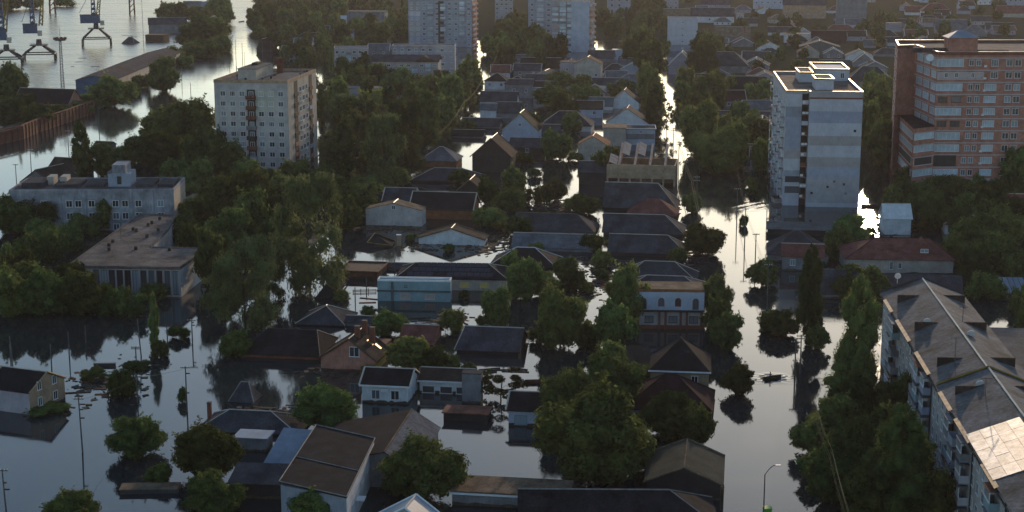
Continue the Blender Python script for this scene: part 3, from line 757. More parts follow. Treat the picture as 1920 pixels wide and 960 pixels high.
# --- middle block, right column
H('gy', 1083, 1139, 302, 271, 255, 8, 'beige_wall', 'orange_roof', 'beige house with orange gable roof beside the bright canal', short='orange gable house', over=0.3)
H('gx', 1085, 1142, 346, 322, 302, 9, 'dark_wall', 'slate', 'dark garage in shade below the orange gable house', name='garage', cat='garage')
H('flat', 1131, 1173, 274, 240, 0, 9, 'beige_wall', 'tan_roof', 'plain cream flat-roofed building beside the white and blue one', name='building', cat='building', short='cream flat building', rz=R(-3))
wb = H('flat', 1173, 1228, 272, 243, 0, 9, 'white_blue', 'slate', 'white and blue flat building at the flooded street corner', name='building', cat='building', verge='trim_white', rz=R(-3), wins=1, wsz=(0.9, 0.7), wv=4.2)
H('gx', 1132, 1268, 397, 388, 343, 12, 'dark_wall', 'slate', 'large dark slate roof in front of the roofless building', hr=5, short='large dark slate roof')
H('hip', 1176, 1268, 409, 402, 372, 9, 'brick_dark', 'red_roof', 'reddish brown hip roof with satellite dish in front of the large slate roof', cap=None, short='reddish hip roof')
H('gx', 1131, 1280, 442, 435, 402, 10, 'dark_wall', 'slate', 'slate roof with coloured towels hung on it below the reddish hip roof', hr=4.5, short='slate roof with towels')
H('gx', 1141, 1284, 481, 472, 440, 9, 'dark_wall', 'slate', 'slate roof with sunlit brown right hip beside the round street tree', hr=4)
H('gx', 963, 1113, 438, 432, 400, 10, 'grey_wall', 'slate', 'slate roof with sunlit sandy right hip in the middle block', hr=4.5, short='sandy-hipped slate roof', cap='tan_roof')
H('gx', 960, 1112, 471, 463, 438, 8, 'grey_wall', 'slate_pale', 'pale worn slate roof below the sandy-hipped slate roof')
H('hip', 918, 1042, 503, 498, 464, 10, 'dark_wall', 'dark_roof', 'dark hip roof with white hip lines beside the solar panelled house', cap='trim_white', short='dark white-lined hip roof')
H('hip', 1164, 1304, 528, 524, 490, 9, 'dark_wall', 'slate', 'slate hip roof with a bright vent behind the white two-storey house')
H('hip', 1174, 1316, 560, 541, 517, 8, 'grey_wall', 'slate', 'second slate hip roof directly behind the white two-storey house')
H('hip', 1219, 1328, 732, 694, 634, 10, 'ochre_wall', 'dark_roof', 'ochre house with steep dark pyramid roof and chimney', chim=((0.62, 0.28, -1.6),), wins=2, cap='brown_roof', rz=R(-7), short='dark pyramid-roofed house', gutter='trim_white')
H('gx', 1158, 1226, 706, 690, 648, 8, 'wood', 'brown_roof', 'brown lean-to porch roof left of the dark pyramid-roofed house', ap=0.85, cap=None, rz=R(6))
H('hip', 1172, 1332, 778, 766, 702, 11, 'grey_wall', 'darkred_roof', 'dark red hip roof house right behind the huge round tree', cap='darkred_roof', chim=(), short='dark red hip roof')
# --- right edge
H('gx', 1658, 1707, 440, 408, 382, 7, 'white_wall', 'white_metal', 'small white house with pale metal roof near the sun glare', short='small white house', rz=R(-3))
H('hip', 1772, 1850, 440, 420, 402, 8, 'white_wall', 'orange_roof', 'white cottage with faded orange hip roof among dark trees', short='orange cottage')
rh = H('hip', 1588, 1785, 514, 484, 446, 13, 'beige_wall', 'red_roof', 'large house with red tiled hip roof and small dormer', cap='darkred_roof', short='large red-roofed house', rz=R(-4), over=0.5, hl=6.5, hr=4)
H('gx', 1467, 1542, 508, 480, 457, 8, 'grey_wall', 'red_roof', 'smaller dusty red roof left of the large red-roofed house', short='dusty red roof', wins=2)
H('flat', 1440, 1612, 442, 432, 0, 9, 'dark_wall', 'bitumen', 'dark flat-roofed low building at the foot of the white tower', name='building', cat='building', short='low dark building')
H('hip', 1440, 1546, 492, 476, 432, 11, 'grey_wall', 'slate_mauve', 'grey hip roof with pale ridge left of the dusty red roof', cap='slate_pale', short='grey pale-ridged roof')
H('gx', 1895, 1960, 412, 386, 364, 9, 'white_wall', 'red_roof', 'white house with red roof cut by the right edge')
H('gx', 1604, 1800, 560, 548, 513, 8, 'dark_wall', 'slate_mauve', 'long dull grey roof in front of the large red-roofed house', cap=None)
H('gx', 1530, 1584, 560, 548, 505, 8, 'grey_wall', 'slate', 'grey slanted metal roof behind the slim poplar', cap='slate_pale')
# --- left edge
lb = H('gx', -34, 66, 772, 730, 692, 10, 'brick_tan', 'dark_roof', 'two-storey brick house with dark roof at the left edge', verge='brick_tan', rz=R(-22), short='brick house at the left edge', over=0.2)
H('gx', 22, 134, 212, 192, 166, 10, 'brick', 'dark_roof', 'brown warehouse with orange brick gable by the harbour', name='warehouse', cat='warehouse', short='brown warehouse', rz=R(-14), verge='brick_tan')
H('gx', 280, 350, 62, 45, 33, 12, 'grey_wall', 'slate_mauve', 'grey corrugated river shed with shallow roof', name='shed', cat='shed', rz=R(12), short='grey river shed')
H('flat', 272, 308, 78, 66, 0, 9, 'wood', 'tan_roof', 'low sandy-roofed box shed on the river bank', name='shed', cat='shed')
H('gx', 341, 375, 16, 10, 2, 8, 'grey_wall', 'slate_pale', 'pale roofed house at the top edge above the river bank trees')
H('gx', 376, 402, 20, 12, 3, 8, 'grey_wall', 'blue_roof', 'bluish roof right of the pale roofed house at the top edge')
H('gy', 35, 104, 356, 341, 318, 11, 'grey_wall', 'brown_roof', 'grey gable house with brown roof behind the school wing', rz=R(-24), over=0.5, short='grey gable house by the canal')
H('gx', 85, 150, 330, 318, 296, 8, 'grey_wall', 'brown_roof', 'dull brown roof between the grey gable house and the poplar', rz=R(-20))
H('gx', 175, 208, 280, 272, 265, 7, 'grey_wall', 'brown_roof', 'low grey roof behind the single poplar near the canal', rz=R(-15))
H('gx', 285, 310, 280, 272, 265, 8, 'grey_wall', 'slate_pale', 'pale metal roof sliver among trees left of the grey tower', rz=R(-30), cap='trim_white')
H('flat', 345, 398, 405, 375, 0, 8, 'grey_panel', 'bitumen', 'low grey annex joined to the school right end', name='building', cat='building')
H('gy', 640, 668, 320, 290, 272, 12, 'yellow_wall', 'dark_roof', 'narrow yellow house wall glowing between willows', rz=R(-30), short='yellow house')
H('gx', 597, 640, 318, 292, 268, 9, 'grey_wall', 'slate_mauve', 'grey roof between the grey tower and the yellow house', rz=R(-20))

# ------------------------------------------------------------------ many small houses of the far gardens
FARH = []
frng = random.Random(77)
def far_houses(n, poly, seed):
    r = random.Random(seed); done = 0; tries = 0
    xs = [p[0] for p in poly]; ys = [p[1] for p in poly]
    while done < n and tries < n * 40:
        tries += 1
        x, y = r.uniform(min(xs), max(xs)), r.uniform(min(ys), max(ys))
        p2 = Vector((x, y)); c_ = False; j = len(poly) - 1
        for i in range(len(poly)):
            a_, b_ = poly[i], poly[j]
            if (a_[1] > y) != (b_[1] > y) and x < (b_[0] - a_[0]) * (y - a_[1]) / (b_[1] - a_[1]) + a_[0]: c_ = not c_
            j = i
        if not c_: continue
        s = scale_at(y); p = G(x, y); clash = False
        for o in C.objects:
            if o.parent is None and o.type == 'EMPTY' and (Vector((o.location.x, o.location.y)) - Vector((p.x, p.y))).length < 13: clash = True; break
        if clash: continue
        wm = r.uniform(8, 13); d = r.uniform(7, 10); ze = r.uniform(2.6, 3.6); rise = r.uniform(2.2, 3.2)
        kind = r.choice(['hip', 'gx', 'gx', 'gy'])
        if kind == 'gx' or kind == 'hip': yr = pix((p.x, p.y + d / 2, ze + rise))[1]
        else: yr = pix((p.x, p.y, ze + rise))[1]
        ye = pix((p.x, p.y, ze))[1]
        roof, rn = r.choice([('slate', 'grey'), ('slate', 'grey'), ('slate_mauve', 'mauve-grey'), ('slate_pale', 'pale grey'), ('slate_pale', 'pale grey'), ('slate_pale', 'pale grey'), ('red_roof', 'reddish'), ('darkred_roof', 'maroon'), ('brown_roof', 'brown'), ('tan_roof', 'sandy')])
        o = house(kind, x - wm * s / 2, x + wm * s / 2, y, ye, yr, d, r.choice(['white_wall', 'beige_wall', 'grey_wall', 'lilac_wall', 'white_blue']), roof, '', rz=R(r.uniform(-14, 4)), wins=r.choice([0, 2, 2, 3]),
                  verge=r.choice([None, 'trim_white', 'trim_warm']), chim=((r.uniform(.2, .8), .6, .4),) if r.random() < .5 else ())
        FARH.append((o, x, y, f"small {rn} {'hip' if kind == 'hip' else 'gable'}-roofed house")); done += 1
far_houses(58, [(1290, 5), (1900, -25), (1900, 75), (1660, 130), (1620, 160), (1450, 115), (1300, 95)], 1)
far_houses(12, [(1290, 150), (1435, 130), (1440, 330), (1400, 300), (1300, 200)], 2)
far_houses(12, [(940, 100), (1050, 110), (1180, 100), (1190, 200), (1110, 230), (1020, 190), (900, 220)], 3)
far_houses(16, [(520, 30), (760, 30), (760, 95), (620, 130), (520, 110)], 4)
far_houses(8, [(1250, -20), (1900, -40), (1900, -20), (1250, 0)], 5)
# ------------------------------------------------------------------ extras on single houses
def local(root, px, py, z):                       # picture point at height z -> house coordinates
    p = G(px, py, z); m = Matrix.Translation(root.location) @ Matrix.Rotation(root.rotation_euler.z, 4, 'Z')
    return m.inverted() @ p

# white cottage: windows, air conditioner
w_, d_, ze_, zr_ = wh['_dims']
for fx in (0.30, 0.72): window(wh, 'front', w_ * fx, 1.35, 1.35, 1.5, W=w_)
MB().box(w_ * .5 - .6, -0.35, 1.9, w_ * .5 + .6, -0.01, 2.4).build('air_conditioner', 'trim_white', wh)
# brick house at the left edge: windows on the gable
w_, d_, ze_, zr_ = lb['_dims']
for u, v in ((2.4, 1.4), (6.1, 1.4), (2.4, 3.9), (6.0, 3.9)): window(lb, 'right', u, v, 1.0, 1.4, W=w_)
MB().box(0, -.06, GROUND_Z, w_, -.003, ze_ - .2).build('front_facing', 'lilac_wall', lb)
# red tiled house: dormer
w_, d_, ze_, zr_ = rh['_dims']
dm = MB().add([(w_ * .62, 1.5, ze_ + .3), (w_ * .62 + 5, 1.5, ze_ + .3), (w_ * .62 + 2.5, 1.5, zr_ + .5), (w_ * .62 + 2.5, 6.5, zr_ + .5), (w_ * .62, 6.5, ze_ + .3), (w_ * .62 + 5, 6.5, ze_ + .3)],
     [(0, 1, 2), (1, 5, 3, 2), (0, 2, 3, 4), (4, 3, 5), (0, 4, 5, 1)]).build('dormer', 'red_roof', rh)
obj_w = window(rh, 'front', 0, 0, 1.6, 0.8); obj_w.parent = dm; obj_w.location = (w_ * .62 + 2.5, 1.46, ze_ + 1.3)
window(rh, 'front', w_ * .5, ze_ - 1.6, 0.7, 1.2); window(rh, 'front', w_ * .42, ze_ - 1.6, 0.6, 1.6)
# white flat corner building: dark opening row
w_, d_, ze_, zr_ = wb['_dims']
MB().box(0.2, -0.05, 1.9, w_ - .2, -0.003, 3.6).build('grey_panel', 'grey_wall', wb)

# red brick gable house with chimneys and skylights
def brick_gable():
    rz = R(-12)
    A = G(602, 690); s = scale_at(690); w = 106 / s; d = 7.2
    ze = 2.0; zr = Zat(632, A.y)
    root = empty('house', (A.x, A.y, 0), rz)
    tag(root, 'red brick gable house with three chimneys, skylights and a white gable window', 'house')
    wall_part(root, w, d, ze, zr, 'gy', 'brick', ap=0.53)
    rf = roof_parts(root, w, d, ze, zr, 'gy', 'brown_roof', 0.45, ap=0.53, verge='wood')
    window(root, 'front', w * .62, ze + 1.1, 1.7, 1.7, W=w)
    sl = (zr - ze) / (w * .47)
    for fx, fy, h in ((0.60, 0.92, 1.0), (0.78, 0.75, 1.5), (0.58, 0.42, 0.8)):
        x = w * fx; z = zr - (x - w * .53) * sl
        chimney(root, x, d * fy, z - .4, z + h + 0.9, 0.8)
    for fx, fy in ((0.72, 0.6), (0.84, 0.72)):
        x = w * fx; z = zr - (x - w * .53) * sl
        k = MB().prism([(x, d * fy - .4, z + .1), (x + 1.0, d * fy - .4, z + .1 - sl), (x + 1.0, d * fy + .4, z + .1 - sl), (x, d * fy + .4, z + .1)], .1).build('skylight', 'trim_metal', root)
    MB().box(w + .004, .3, GROUND_Z, w + .08, d - .3, ze - .2).build('side_facing', 'yellow_wall', root)
    # rear wing with the ridge running to the left
    MB().box(0.3, d + .2, GROUND_Z, w - 1, d + 6, ze).build('rear_wall', 'brick_dark', root)
    LANDMARKS.append(('red brick gable house', 655, 690))
brick_gable()

# big mono-pitch house near the bottom, with white verge boards
def monopitch():
    z = 5.6
    A, B, Cc, E = G(593, 797, z), G(703, 822, z - .3), G(650, 932, z - .3), G(523, 903, z)
    o = Vector((E.x, E.y, 0)); A, B, Cc, E = [p - o for p in (A, B, Cc, E)]
    root = empty('house', o, 0)
    tag(root, 'big house with slightly sloping dark roof framed by pale verge boards', 'house')
    cen = (A + B + Cc + E) / 4; sh = lambda p, k: Vector((p.x + (cen.x - p.x) * k, p.y + (cen.y - p.y) * k))
    MB().extr([sh(E, .03), sh(Cc, .03), sh(B, .03), sh(A, .03)], GROUND_Z, z - .55).build('wall', 'panel_grey', root)
    r1, r2 = E.lerp(A, .42), Cc.lerp(B, .42)
    rf = MB().prism([r1 + (A - E) * .003, r2 + (B - Cc) * .003, B, A], .2).build('roof', 'dark_roof', root)
    MB().prism([E, Cc, r2, r1], .2).build('roof', 'dark_roof', root)
    up = Vector((0, 0, .07))
    for a, b in ((E, Cc), (Cc, B), (B, A), (A, E)): MB().bar(a + up, b + up, .11).build('verge_board', 'trim_grey', rf)
    MB().bar(r1 + up * .4, r2 + up * .4, .10).build('roof_joint', 'trim_grey', rf)
    q0, q1 = sh(Cc, .03), sh(B, .03); dd = q1 - q0; an = math.atan2(dd.y, dd.x)
    MB().box(.02, -.05, GROUND_Z, dd.length - .02, -.004, z - .6).build('side_wall', 'white_wall', root, (q0.x, q0.y, 0), an)
    for k in (0.2, 0.38, 0.56, 0.74, .9):
        o_ = window(root, 'front', 0, 3.6, 1.6, 1.4); p = q0 + dd * k; o_.location = (p.x, p.y, 3.4); o_.rotation_euler.z = an
    p = q0 + dd * .3; MB().box(0, -1.1, 2.2, 1.6, -.06, 2.35).build('canopy', 'trim_white', root, (p.x, p.y, 0), an)
    LANDMARKS.append(('big white-verged house', 610, 935))
monopitch()

# long dark roof behind it, with a pale right slope
def long_roof():
    z = 5.0
    A, B = G(721, 846, z), G(772, 768, z)
    ax = (B - A); rz = math.atan2(ax.y, ax.x) - math.pi / 2; d = ax.length
    w, ap = 14.5, 0.74
    ze = 2.6
    org = A - Vector((math.cos(rz), math.sin(rz), 0)) * w * ap
    root = empty('house', (org.x, org.y, 0), rz)
    tag(root, 'long dark ridge roof with pale sheet-metal right slope and boarded verge', 'house')
    wall_part(root, w, d, ze, z, 'gy', 'grey_wall', ap=ap)
    rf = roof_parts(root, w, d, ze, z, 'gy', 'dark_roof', .3, ap=ap, cap='tan_roof')
    s2 = (z - ze) / (w * (1 - ap))
    MB().prism([(w * ap + .12, -.3, z - .05), (w + .35, -.3, ze - .35 * s2 + .06), (w + .35, d + .3, ze - .35 * s2 + .06), (w * ap + .12, d + .3, z - .05)], .05).build('roof_sheet', 'slate_pale', rf)
    LANDMARKS.append(('long dark ridge roof', 700, 800))
long_roof()

# turquoise building and the solar panelled house behind it
def turquoise():
    s = scale_at(563); A = G(708, 564); rz = R(-4); w = 137 / s; h = Zat(527, A.y); d = 2.8
    root = empty('building', (A.x, A.y, 0), rz)
    tag(root, 'turquoise flat building with bay front standing in deep water', 'building')
    MB().box(0, 0, GROUND_Z, w, d, h).build('wall', 'turquoise_wall', root)
    MB().box(-.1, -.25, h * .48, w + .1, -.004, h * .56).build('cornice', 'teal_roof', root)
    MB().box(w * .19, -.3, GROUND_Z, w * .22, -.005, h * .97).build('downpipe', 'teal_roof', root)
    pb = MB(); ring(pb, [(0, 0), (w, 0), (w, d), (0, d)], h + .003, h + .35, .22); pb.build('parapet', 'trim_white', root)
    for fx in (.38, .72): window(root, 'front', w * fx, 0.95, 1.9, 1.1, W=w, frame='trim_warm', pane='pink_wall', style='one')
    window(root, 'front', w * .39, h * .76, 0.6, 0.5, W=w, frame='trim_dark', style='one')
    LANDMARKS.append(('turquoise building', 777, 564))
    # solar house
    B = G(742, 549); w2 = 208 / scale_at(549); d2 = 11; ze = Zat(526, B.y); zr = Zat(498, B.y + d2 / 2)
    r2 = empty('house', (B.x, B.y + 3.0, 0), rz)
    tag(r2, 'long house with dark hip roof covered by rows of solar panels', 'house')
    wall_part(r2, w2, d2, ze, zr, 'gx', 'beige_wall', 3, 4)
    rf = roof_parts(r2, w2, d2, ze, zr, 'gx', 'dark_roof', .4, 3, 4, verge=None)
    for fx, m in ((.62, 'yellow_wall'), (.80, 'glass')): window(r2, 'front', w2 * fx, ze * .45, 1.8, 1.1, W=w2, frame='trim_warm', pane=m, style='one')
    sl = (zr - ze) / (d2 / 2); me = None
    u = Vector((0, 1, sl)).normalized(); nn = Vector((0, -sl, 1)).normalized()
    for r in range(3):
        n = 13 - r
        for i in range(n):
            x = 2.0 + r * .9 + i * (w2 - 4.6 - r * 1.6) / n
            if r == 0 and 3 < i < 6: continue
            if me is None:
                wd = (w2 - 4.6) / 13 * .86
                pm = MB(); hh = d2 / 2 * 1.02 / 3 * .86
                P = [Vector((0, 0, 0)), Vector((wd, 0, 0)), Vector((wd, 0, 0)) + u * hh, u * hh]
                vs = [p + nn * .12 for p in P] + [p + nn * .16 for p in P]
                pm.add(vs, [(3, 2, 1, 0), (4, 5, 6, 7), (0, 1, 5, 4), (1, 2, 6, 5), (2, 3, 7, 6), (3, 0, 4, 7)])
                me = pm.mesh('solar_panel'); me.materials.append(M['solar'])
            y = 0.35 + r * d2 / 2 / 3.1
            obj('solar_panel', me, None, r2, (x, y, ze + sl * y))
    LANDMARKS.append(('solar panelled house', 880, 548))
turquoise()

# white two-storey house with arched windows
def white_house():
    s = scale_at(618); A = G(1191, 616); rz = R(-3); w = 128 / s; d = 8; h = Zat(547, A.y)
    root = empty('house', (A.x, A.y, 0), rz)
    tag(root, 'white two-storey house with four arched windows and brick lower floor', 'house')
    z1 = h * .5
    MB().box(0, 0, z1, w, d, h).build('wall', 'white_blue', root)
    MB().box(.05, .05, GROUND_Z, w - .05, d - .05, z1 - .004).build('lower_wall', 'grey_panel', root)
    MB().box(-.12, -.7, z1 - .12, w + .12, d + .1, z1 + .10).build('ledge', 'dark_wall', root)
    MB().box(.02, .02, GROUND_Z, w - .02, .06, 0.7).build('plinth', 'brick_dark', root)
    rf = MB().box(-.02, -.02, h + .003, w + .02, d, h + .15).build('roof', 'tan_roof', root)
    sc = MB()
    for i in range(4):
        x0 = w * i / 4
        pts = [(x0, -.06, h + .55), (x0, -.06, h + .2)] + [(x0 + w / 4 * t, -.06, h + .2 - .22 * math.sin(math.pi * t)) for t in (.25, .5, .75)] + [(x0 + w / 4, -.06, h + .2), (x0 + w / 4, -.06, h + .55)]
        n = len(pts); sc.add(pts + [(p[0], -.005, p[2]) for p in pts], [tuple(range(n)), tuple(range(2 * n - 1, n - 1, -1))] + [(k, k + n, (k + 1) % n + n, (k + 1) % n) for k in range(n)])
    sc.build('scalloped_parapet', 'orange_roof', root)  # scallops coloured orange to imitate low sunlight on them
    for i, (fx, ht) in enumerate(((.115, 2.0), (.375, 1.5), (.62, 1.5), (.875, 2.0))):
        zb = h * .62 if ht < 1.8 else h * .54
        hw = .5; pts = [(-hw, zb), (hw, zb), (hw, zb + ht - hw)] + [(hw * math.cos(a), zb + ht - hw + hw * math.sin(a)) for a in (.6, 1.2, 1.9, 2.5)] + [(-hw, zb + ht - hw)]
        n = len(pts); mb = MB().add([(w * fx + p[0], -.02, p[1]) for p in pts] + [(w * fx + p[0], .05, p[1]) for p in pts], [tuple(range(n)), tuple(range(2 * n - 1, n - 1, -1))] + [(k, k + n, (k + 1) % n + n, (k + 1) % n) for k in range(n)])
        o = mb.build('window', 'glass', root)
        fr = MB()
        for k in range(n):
            a, b = pts[k], pts[(k + 1) % n]; fr.bar((w * fx + a[0], -.03, a[1]), (w * fx + b[0], -.03, b[1]), .09)
        fr.bar((w * fx, -.03, zb), (w * fx, -.03, zb + ht), .06); fr.build('window_frame', 'brick_dark', o)
    for fx in (.2, .55, .85): window(root, 'front', w * fx, z1 * .52, 1.6, 1.3, W=w, frame='dark_wall', pane='grey_wall')
    for fx in (.04, .35, .44, .66, .75, .96): MB().box(w * fx - .2, -.62, GROUND_Z, w * fx + .2, -.25, z1 - .14).build('pillar', 'brick_dark', root)
    LANDMARKS.append(('white two-storey house', 1255, 616))
white_house()

# roofless building with lit rafters and gable walls
def roofless():
    s = scale_at(345); A = G(1137, 347); rz = RZ; w = 128 / s; h = Zat(308, A.y); d = 13
    root = empty('ruined_building', (A.x, A.y, 0), rz)
    tag(root, 'roofless brick building with bare sunlit roof gables and rafters', 'building')
    t = .35
    MB().box(0, 0, 2.0, w, t, h).build('front_wall', 'brick_tan', root)
    n = 6
    for i in range(n + 1):
        x = (w - .5) * i / n; MB().box(x, 0.01, GROUND_Z, x + .5, .34, 1.997).build('pillar', 'brick_tan', root)
    MB().box(t + .01, d - t, GROUND_Z, w - t - .01, d, h).build('back_wall', 'brick_tan', root)
    for x in (0, w - t): MB().box(x, t + .01, GROUND_Z, x + t, d, h - .01).build('side_wall', 'brick_tan', root)
    MB().box(t + .02, t + .02, 0.9, w - t - .02, d - t - .02, 1.1).build('floor_slab', 'wood', root)
    zb = Zat(266, A.y + d)
    for x in (.16, .39, .61, .83):
        X = w * x
        MB().prism([(X, .5, h - .1), (X + .55, .5, h - .25), (X + .55, d - .4, zb - .15), (X, d - .4, zb)], .4).build('rafter', 'timber_bright', root)
        g = MB().add([(X + .1, .5, h - .5), (X + .1, d - .4, h - .5), (X + .1, d - .4, zb - .4), (X + .3, .5, h - .5), (X + .3, d - .4, h - .5), (X + .3, d - .4, zb - .4)], [(0, 2, 1), (3, 4, 5), (0, 1, 4, 3), (1, 2, 5, 4), (2, 0, 3, 5)])
        g.build('gable_wall', 'brick_dark', root)
    for x, y0, y1, ww in ((.03, .05, .45, 2.2), (.20, .45, 1.0, 2.0), (.43, .45, 1.0, 2.0)):
        X = w * x; za, zc = h + (zb - h) * y0, h + (zb - h) * y1
        MB().prism([(X, d * y0, za + .5), (X + ww, d * y0, za - .25), (X + ww, d * y1, zc - .55), (X, d * y1, zc + .3)], .08).build('roof_board', 'timber_bright', root)
    rr = random.Random(3)
    for i in range(10):
        x = rr.uniform(.5, w - 3); y = rr.uniform(1, d - 2)
        MB().bar((x, y, 1.2), (x + rr.uniform(1, 3), y + rr.uniform(-2, 2), rr.uniform(1.4, 4)), .18).build('fallen_beam', 'wood', root)
    LANDMARKS.append(('roofless brick building', 1200, 347))
roofless()

# ------------------------------------------------------------------ the big apartment blocks
def deck_vents(root, w, d, z, n, rng, m='slate'):
    for i in range(n):
        x, y = rng.uniform(1.5, w - 2), rng.uniform(1.5, d - 2)
        MB().box(x, y, z, x + .5, y + .5, z + rng.uniform(.4, .9)).build('roof_vent', m, root)

def tower_left():
    D = G(408, 322).y; zr = Zat(149, D)
    A, B, Cc = G(400.8, 149, zr), G(538.6, 150.8, zr), G(583, 128.8, zr)
    rz = math.atan2((B - A).y, (B - A).x); w = (B - A).length; d = (Cc - B).length * .99
    root = empty('apartment_tower', (A.x, A.y, 0), rz)
    tag(root, 'grey nine-storey apartment tower with side tinted beige as if sunlit and rooftop lift house', 'tower')
    MB().box(0, 0, GROUND_Z, w, d, zr - .9).build('wall', 'grey_panel', root)
    MB().box(w + .003, 0, GROUND_Z, w + .05, d, zr - .9).build('side_wall', 'beige_wall', root)  # same panels as the front; warm sunlight is put into the colour
    MB().box(.3, .3, zr - .897, w - .3, d - .3, zr - .7).build('roof', 'bitumen', root)
    pb = MB(); ring(pb, [(-.1, -.1), (w + .1, -.1), (w + .1, d + .1), (-.1, d + .1)], zr - .895, zr, .32); pb.build('parapet', 'brick_tan', root)
    X = lambda px: w * (px - 400.8) / 137.8
    rows = [Zat(175 + 18.8 * k, D) for k in range(9)]
    pnl = MB().box(X(479), -.05, Zat(208, D), X(516), -.004, Zat(168, D)).build('facade_patch', 'grey_panel_pale', root)
    for k, v in enumerate(rows):
        for px in (417, 435, 453, 488.5, 507, 525.5):
            sty = 'two' if trng.random() < .8 else 'three'
            window(root, 'front', X(px), v, 1.55, 1.45, W=w, style=sty)
        window(root, 'front', X(470), v - .35, 1.3, 2.0, W=w, style='two').location.y = -.035
    MB().box(X(470) - 1.2, -.03, GROUND_Z, X(470) + 1.2, -.005, rows[0] + 1.2).build('balcony_shade_strip', 'dark_wall', root)  # flat dark strip paints the shade of the balcony shaft
    for k in range(8):
        v = rows[k] - 1.45
        b = MB().box(X(470) - 1.35, -1.2, v - .14, X(470) + 1.35, -.006, v).build('balcony', 'dark_wall' if k % 3 else 'grey_wall', root)
        rl = MB(); z1 = v + .003
        rl.box(X(470) - 1.35, -1.2, z1, X(470) + 1.35, -1.13, z1 + .95); rl.box(X(470) - 1.35, -1.125, z1, X(470) - 1.28, -.01, z1 + .95); rl.box(X(470) + 1.28, -1.125, z1, X(470) + 1.35, -.01, z1 + .95)
        rl.build('balcony_rail', trng.choice(['rust', 'grey_wall', 'panel_blue', 'dark_wall', 'rust']), b)
    for u0, u1 in ((.20, .33), (.72, .84)):
        lp = MB().box(w + .053, d * u0, GROUND_Z, w + .07, d * u1, zr - 1).build('loggia_shade', 'dark_wall', root)  # flat dark panel stands in for the shade inside recessed loggias
        for k in range(9):
            v = rows[k] - 1.4
            MB().box(w + .073, d * u0, v - .1, w + .35, d * u1, v + .9).build('loggia_parapet', trng.choice(['rust', 'wood', 'dark_wall', 'panel_blue', 'brick']), lp)
    for k, v in enumerate(rows):
        for u in (.42, .53, .64): window(root, 'right', d * u, v, 2.2, 1.45, W=w + .05)
        if trng.random() < .7: MB().box(w + .06, d * trng.choice((.36, .47, .58, .68)), v - .9, w + .5, d * .48 + .8 if False else d * .36 + .8 + 0, v - .4) if False else None
    for k in (0, 1, 3, 4, 6, 7):
        u = d * trng.choice((.47, .585, .69)); MB().box(w + .06, u - .4, rows[k] - 1.2, w + .42, u + .4, rows[k] - .65).build('air_conditioner', 'trim_white', root)
    zt = zr - .69
    lh = MB().box(w * .25, d * .18, zt, w * .5, d * .72, zt + 3.1).build('lift_house', 'beige_wall', root)
    MB().box(w * .25 - .2, d * .18 - .2, zt + 3.103, w * .5 + .2, d * .72 + .2, zt + 3.25).build('lift_house_roof', 'bitumen', lh)
    MB().box(w * .3, d * .5, zt + 3.253, w * .38, d * .65, zt + 3.9).build('vent_box', 'dark_wall', lh)
    MB().tube((w * .56, d * .82, zt), (w * .56, d * .82, zt + 4.3), 1.0, n=14).tube((w * .56, d * .82, zt + 4.301), (w * .56, d * .82, zt + 4.6), 1.0, .5, n=14).build('water_tank', 'rust', root)
    for fx, fy, hh in ((.20, .5, 7), (.28, .9, 10), (.40, .9, 9), (.18, .3, 3.5), (.57, .95, 8), (.80, .95, 3)):
        MB().tube((w * fx, d * fy, zt), (w * fx, d * fy, zt + hh), .06, .04).build('antenna', 'pole_grey', root)
    deck_vents(root, w, d, zt, 12, random.Random(2))
    LANDMARKS.append(('grey nine-storey tower', 480, 322))
tower_left()

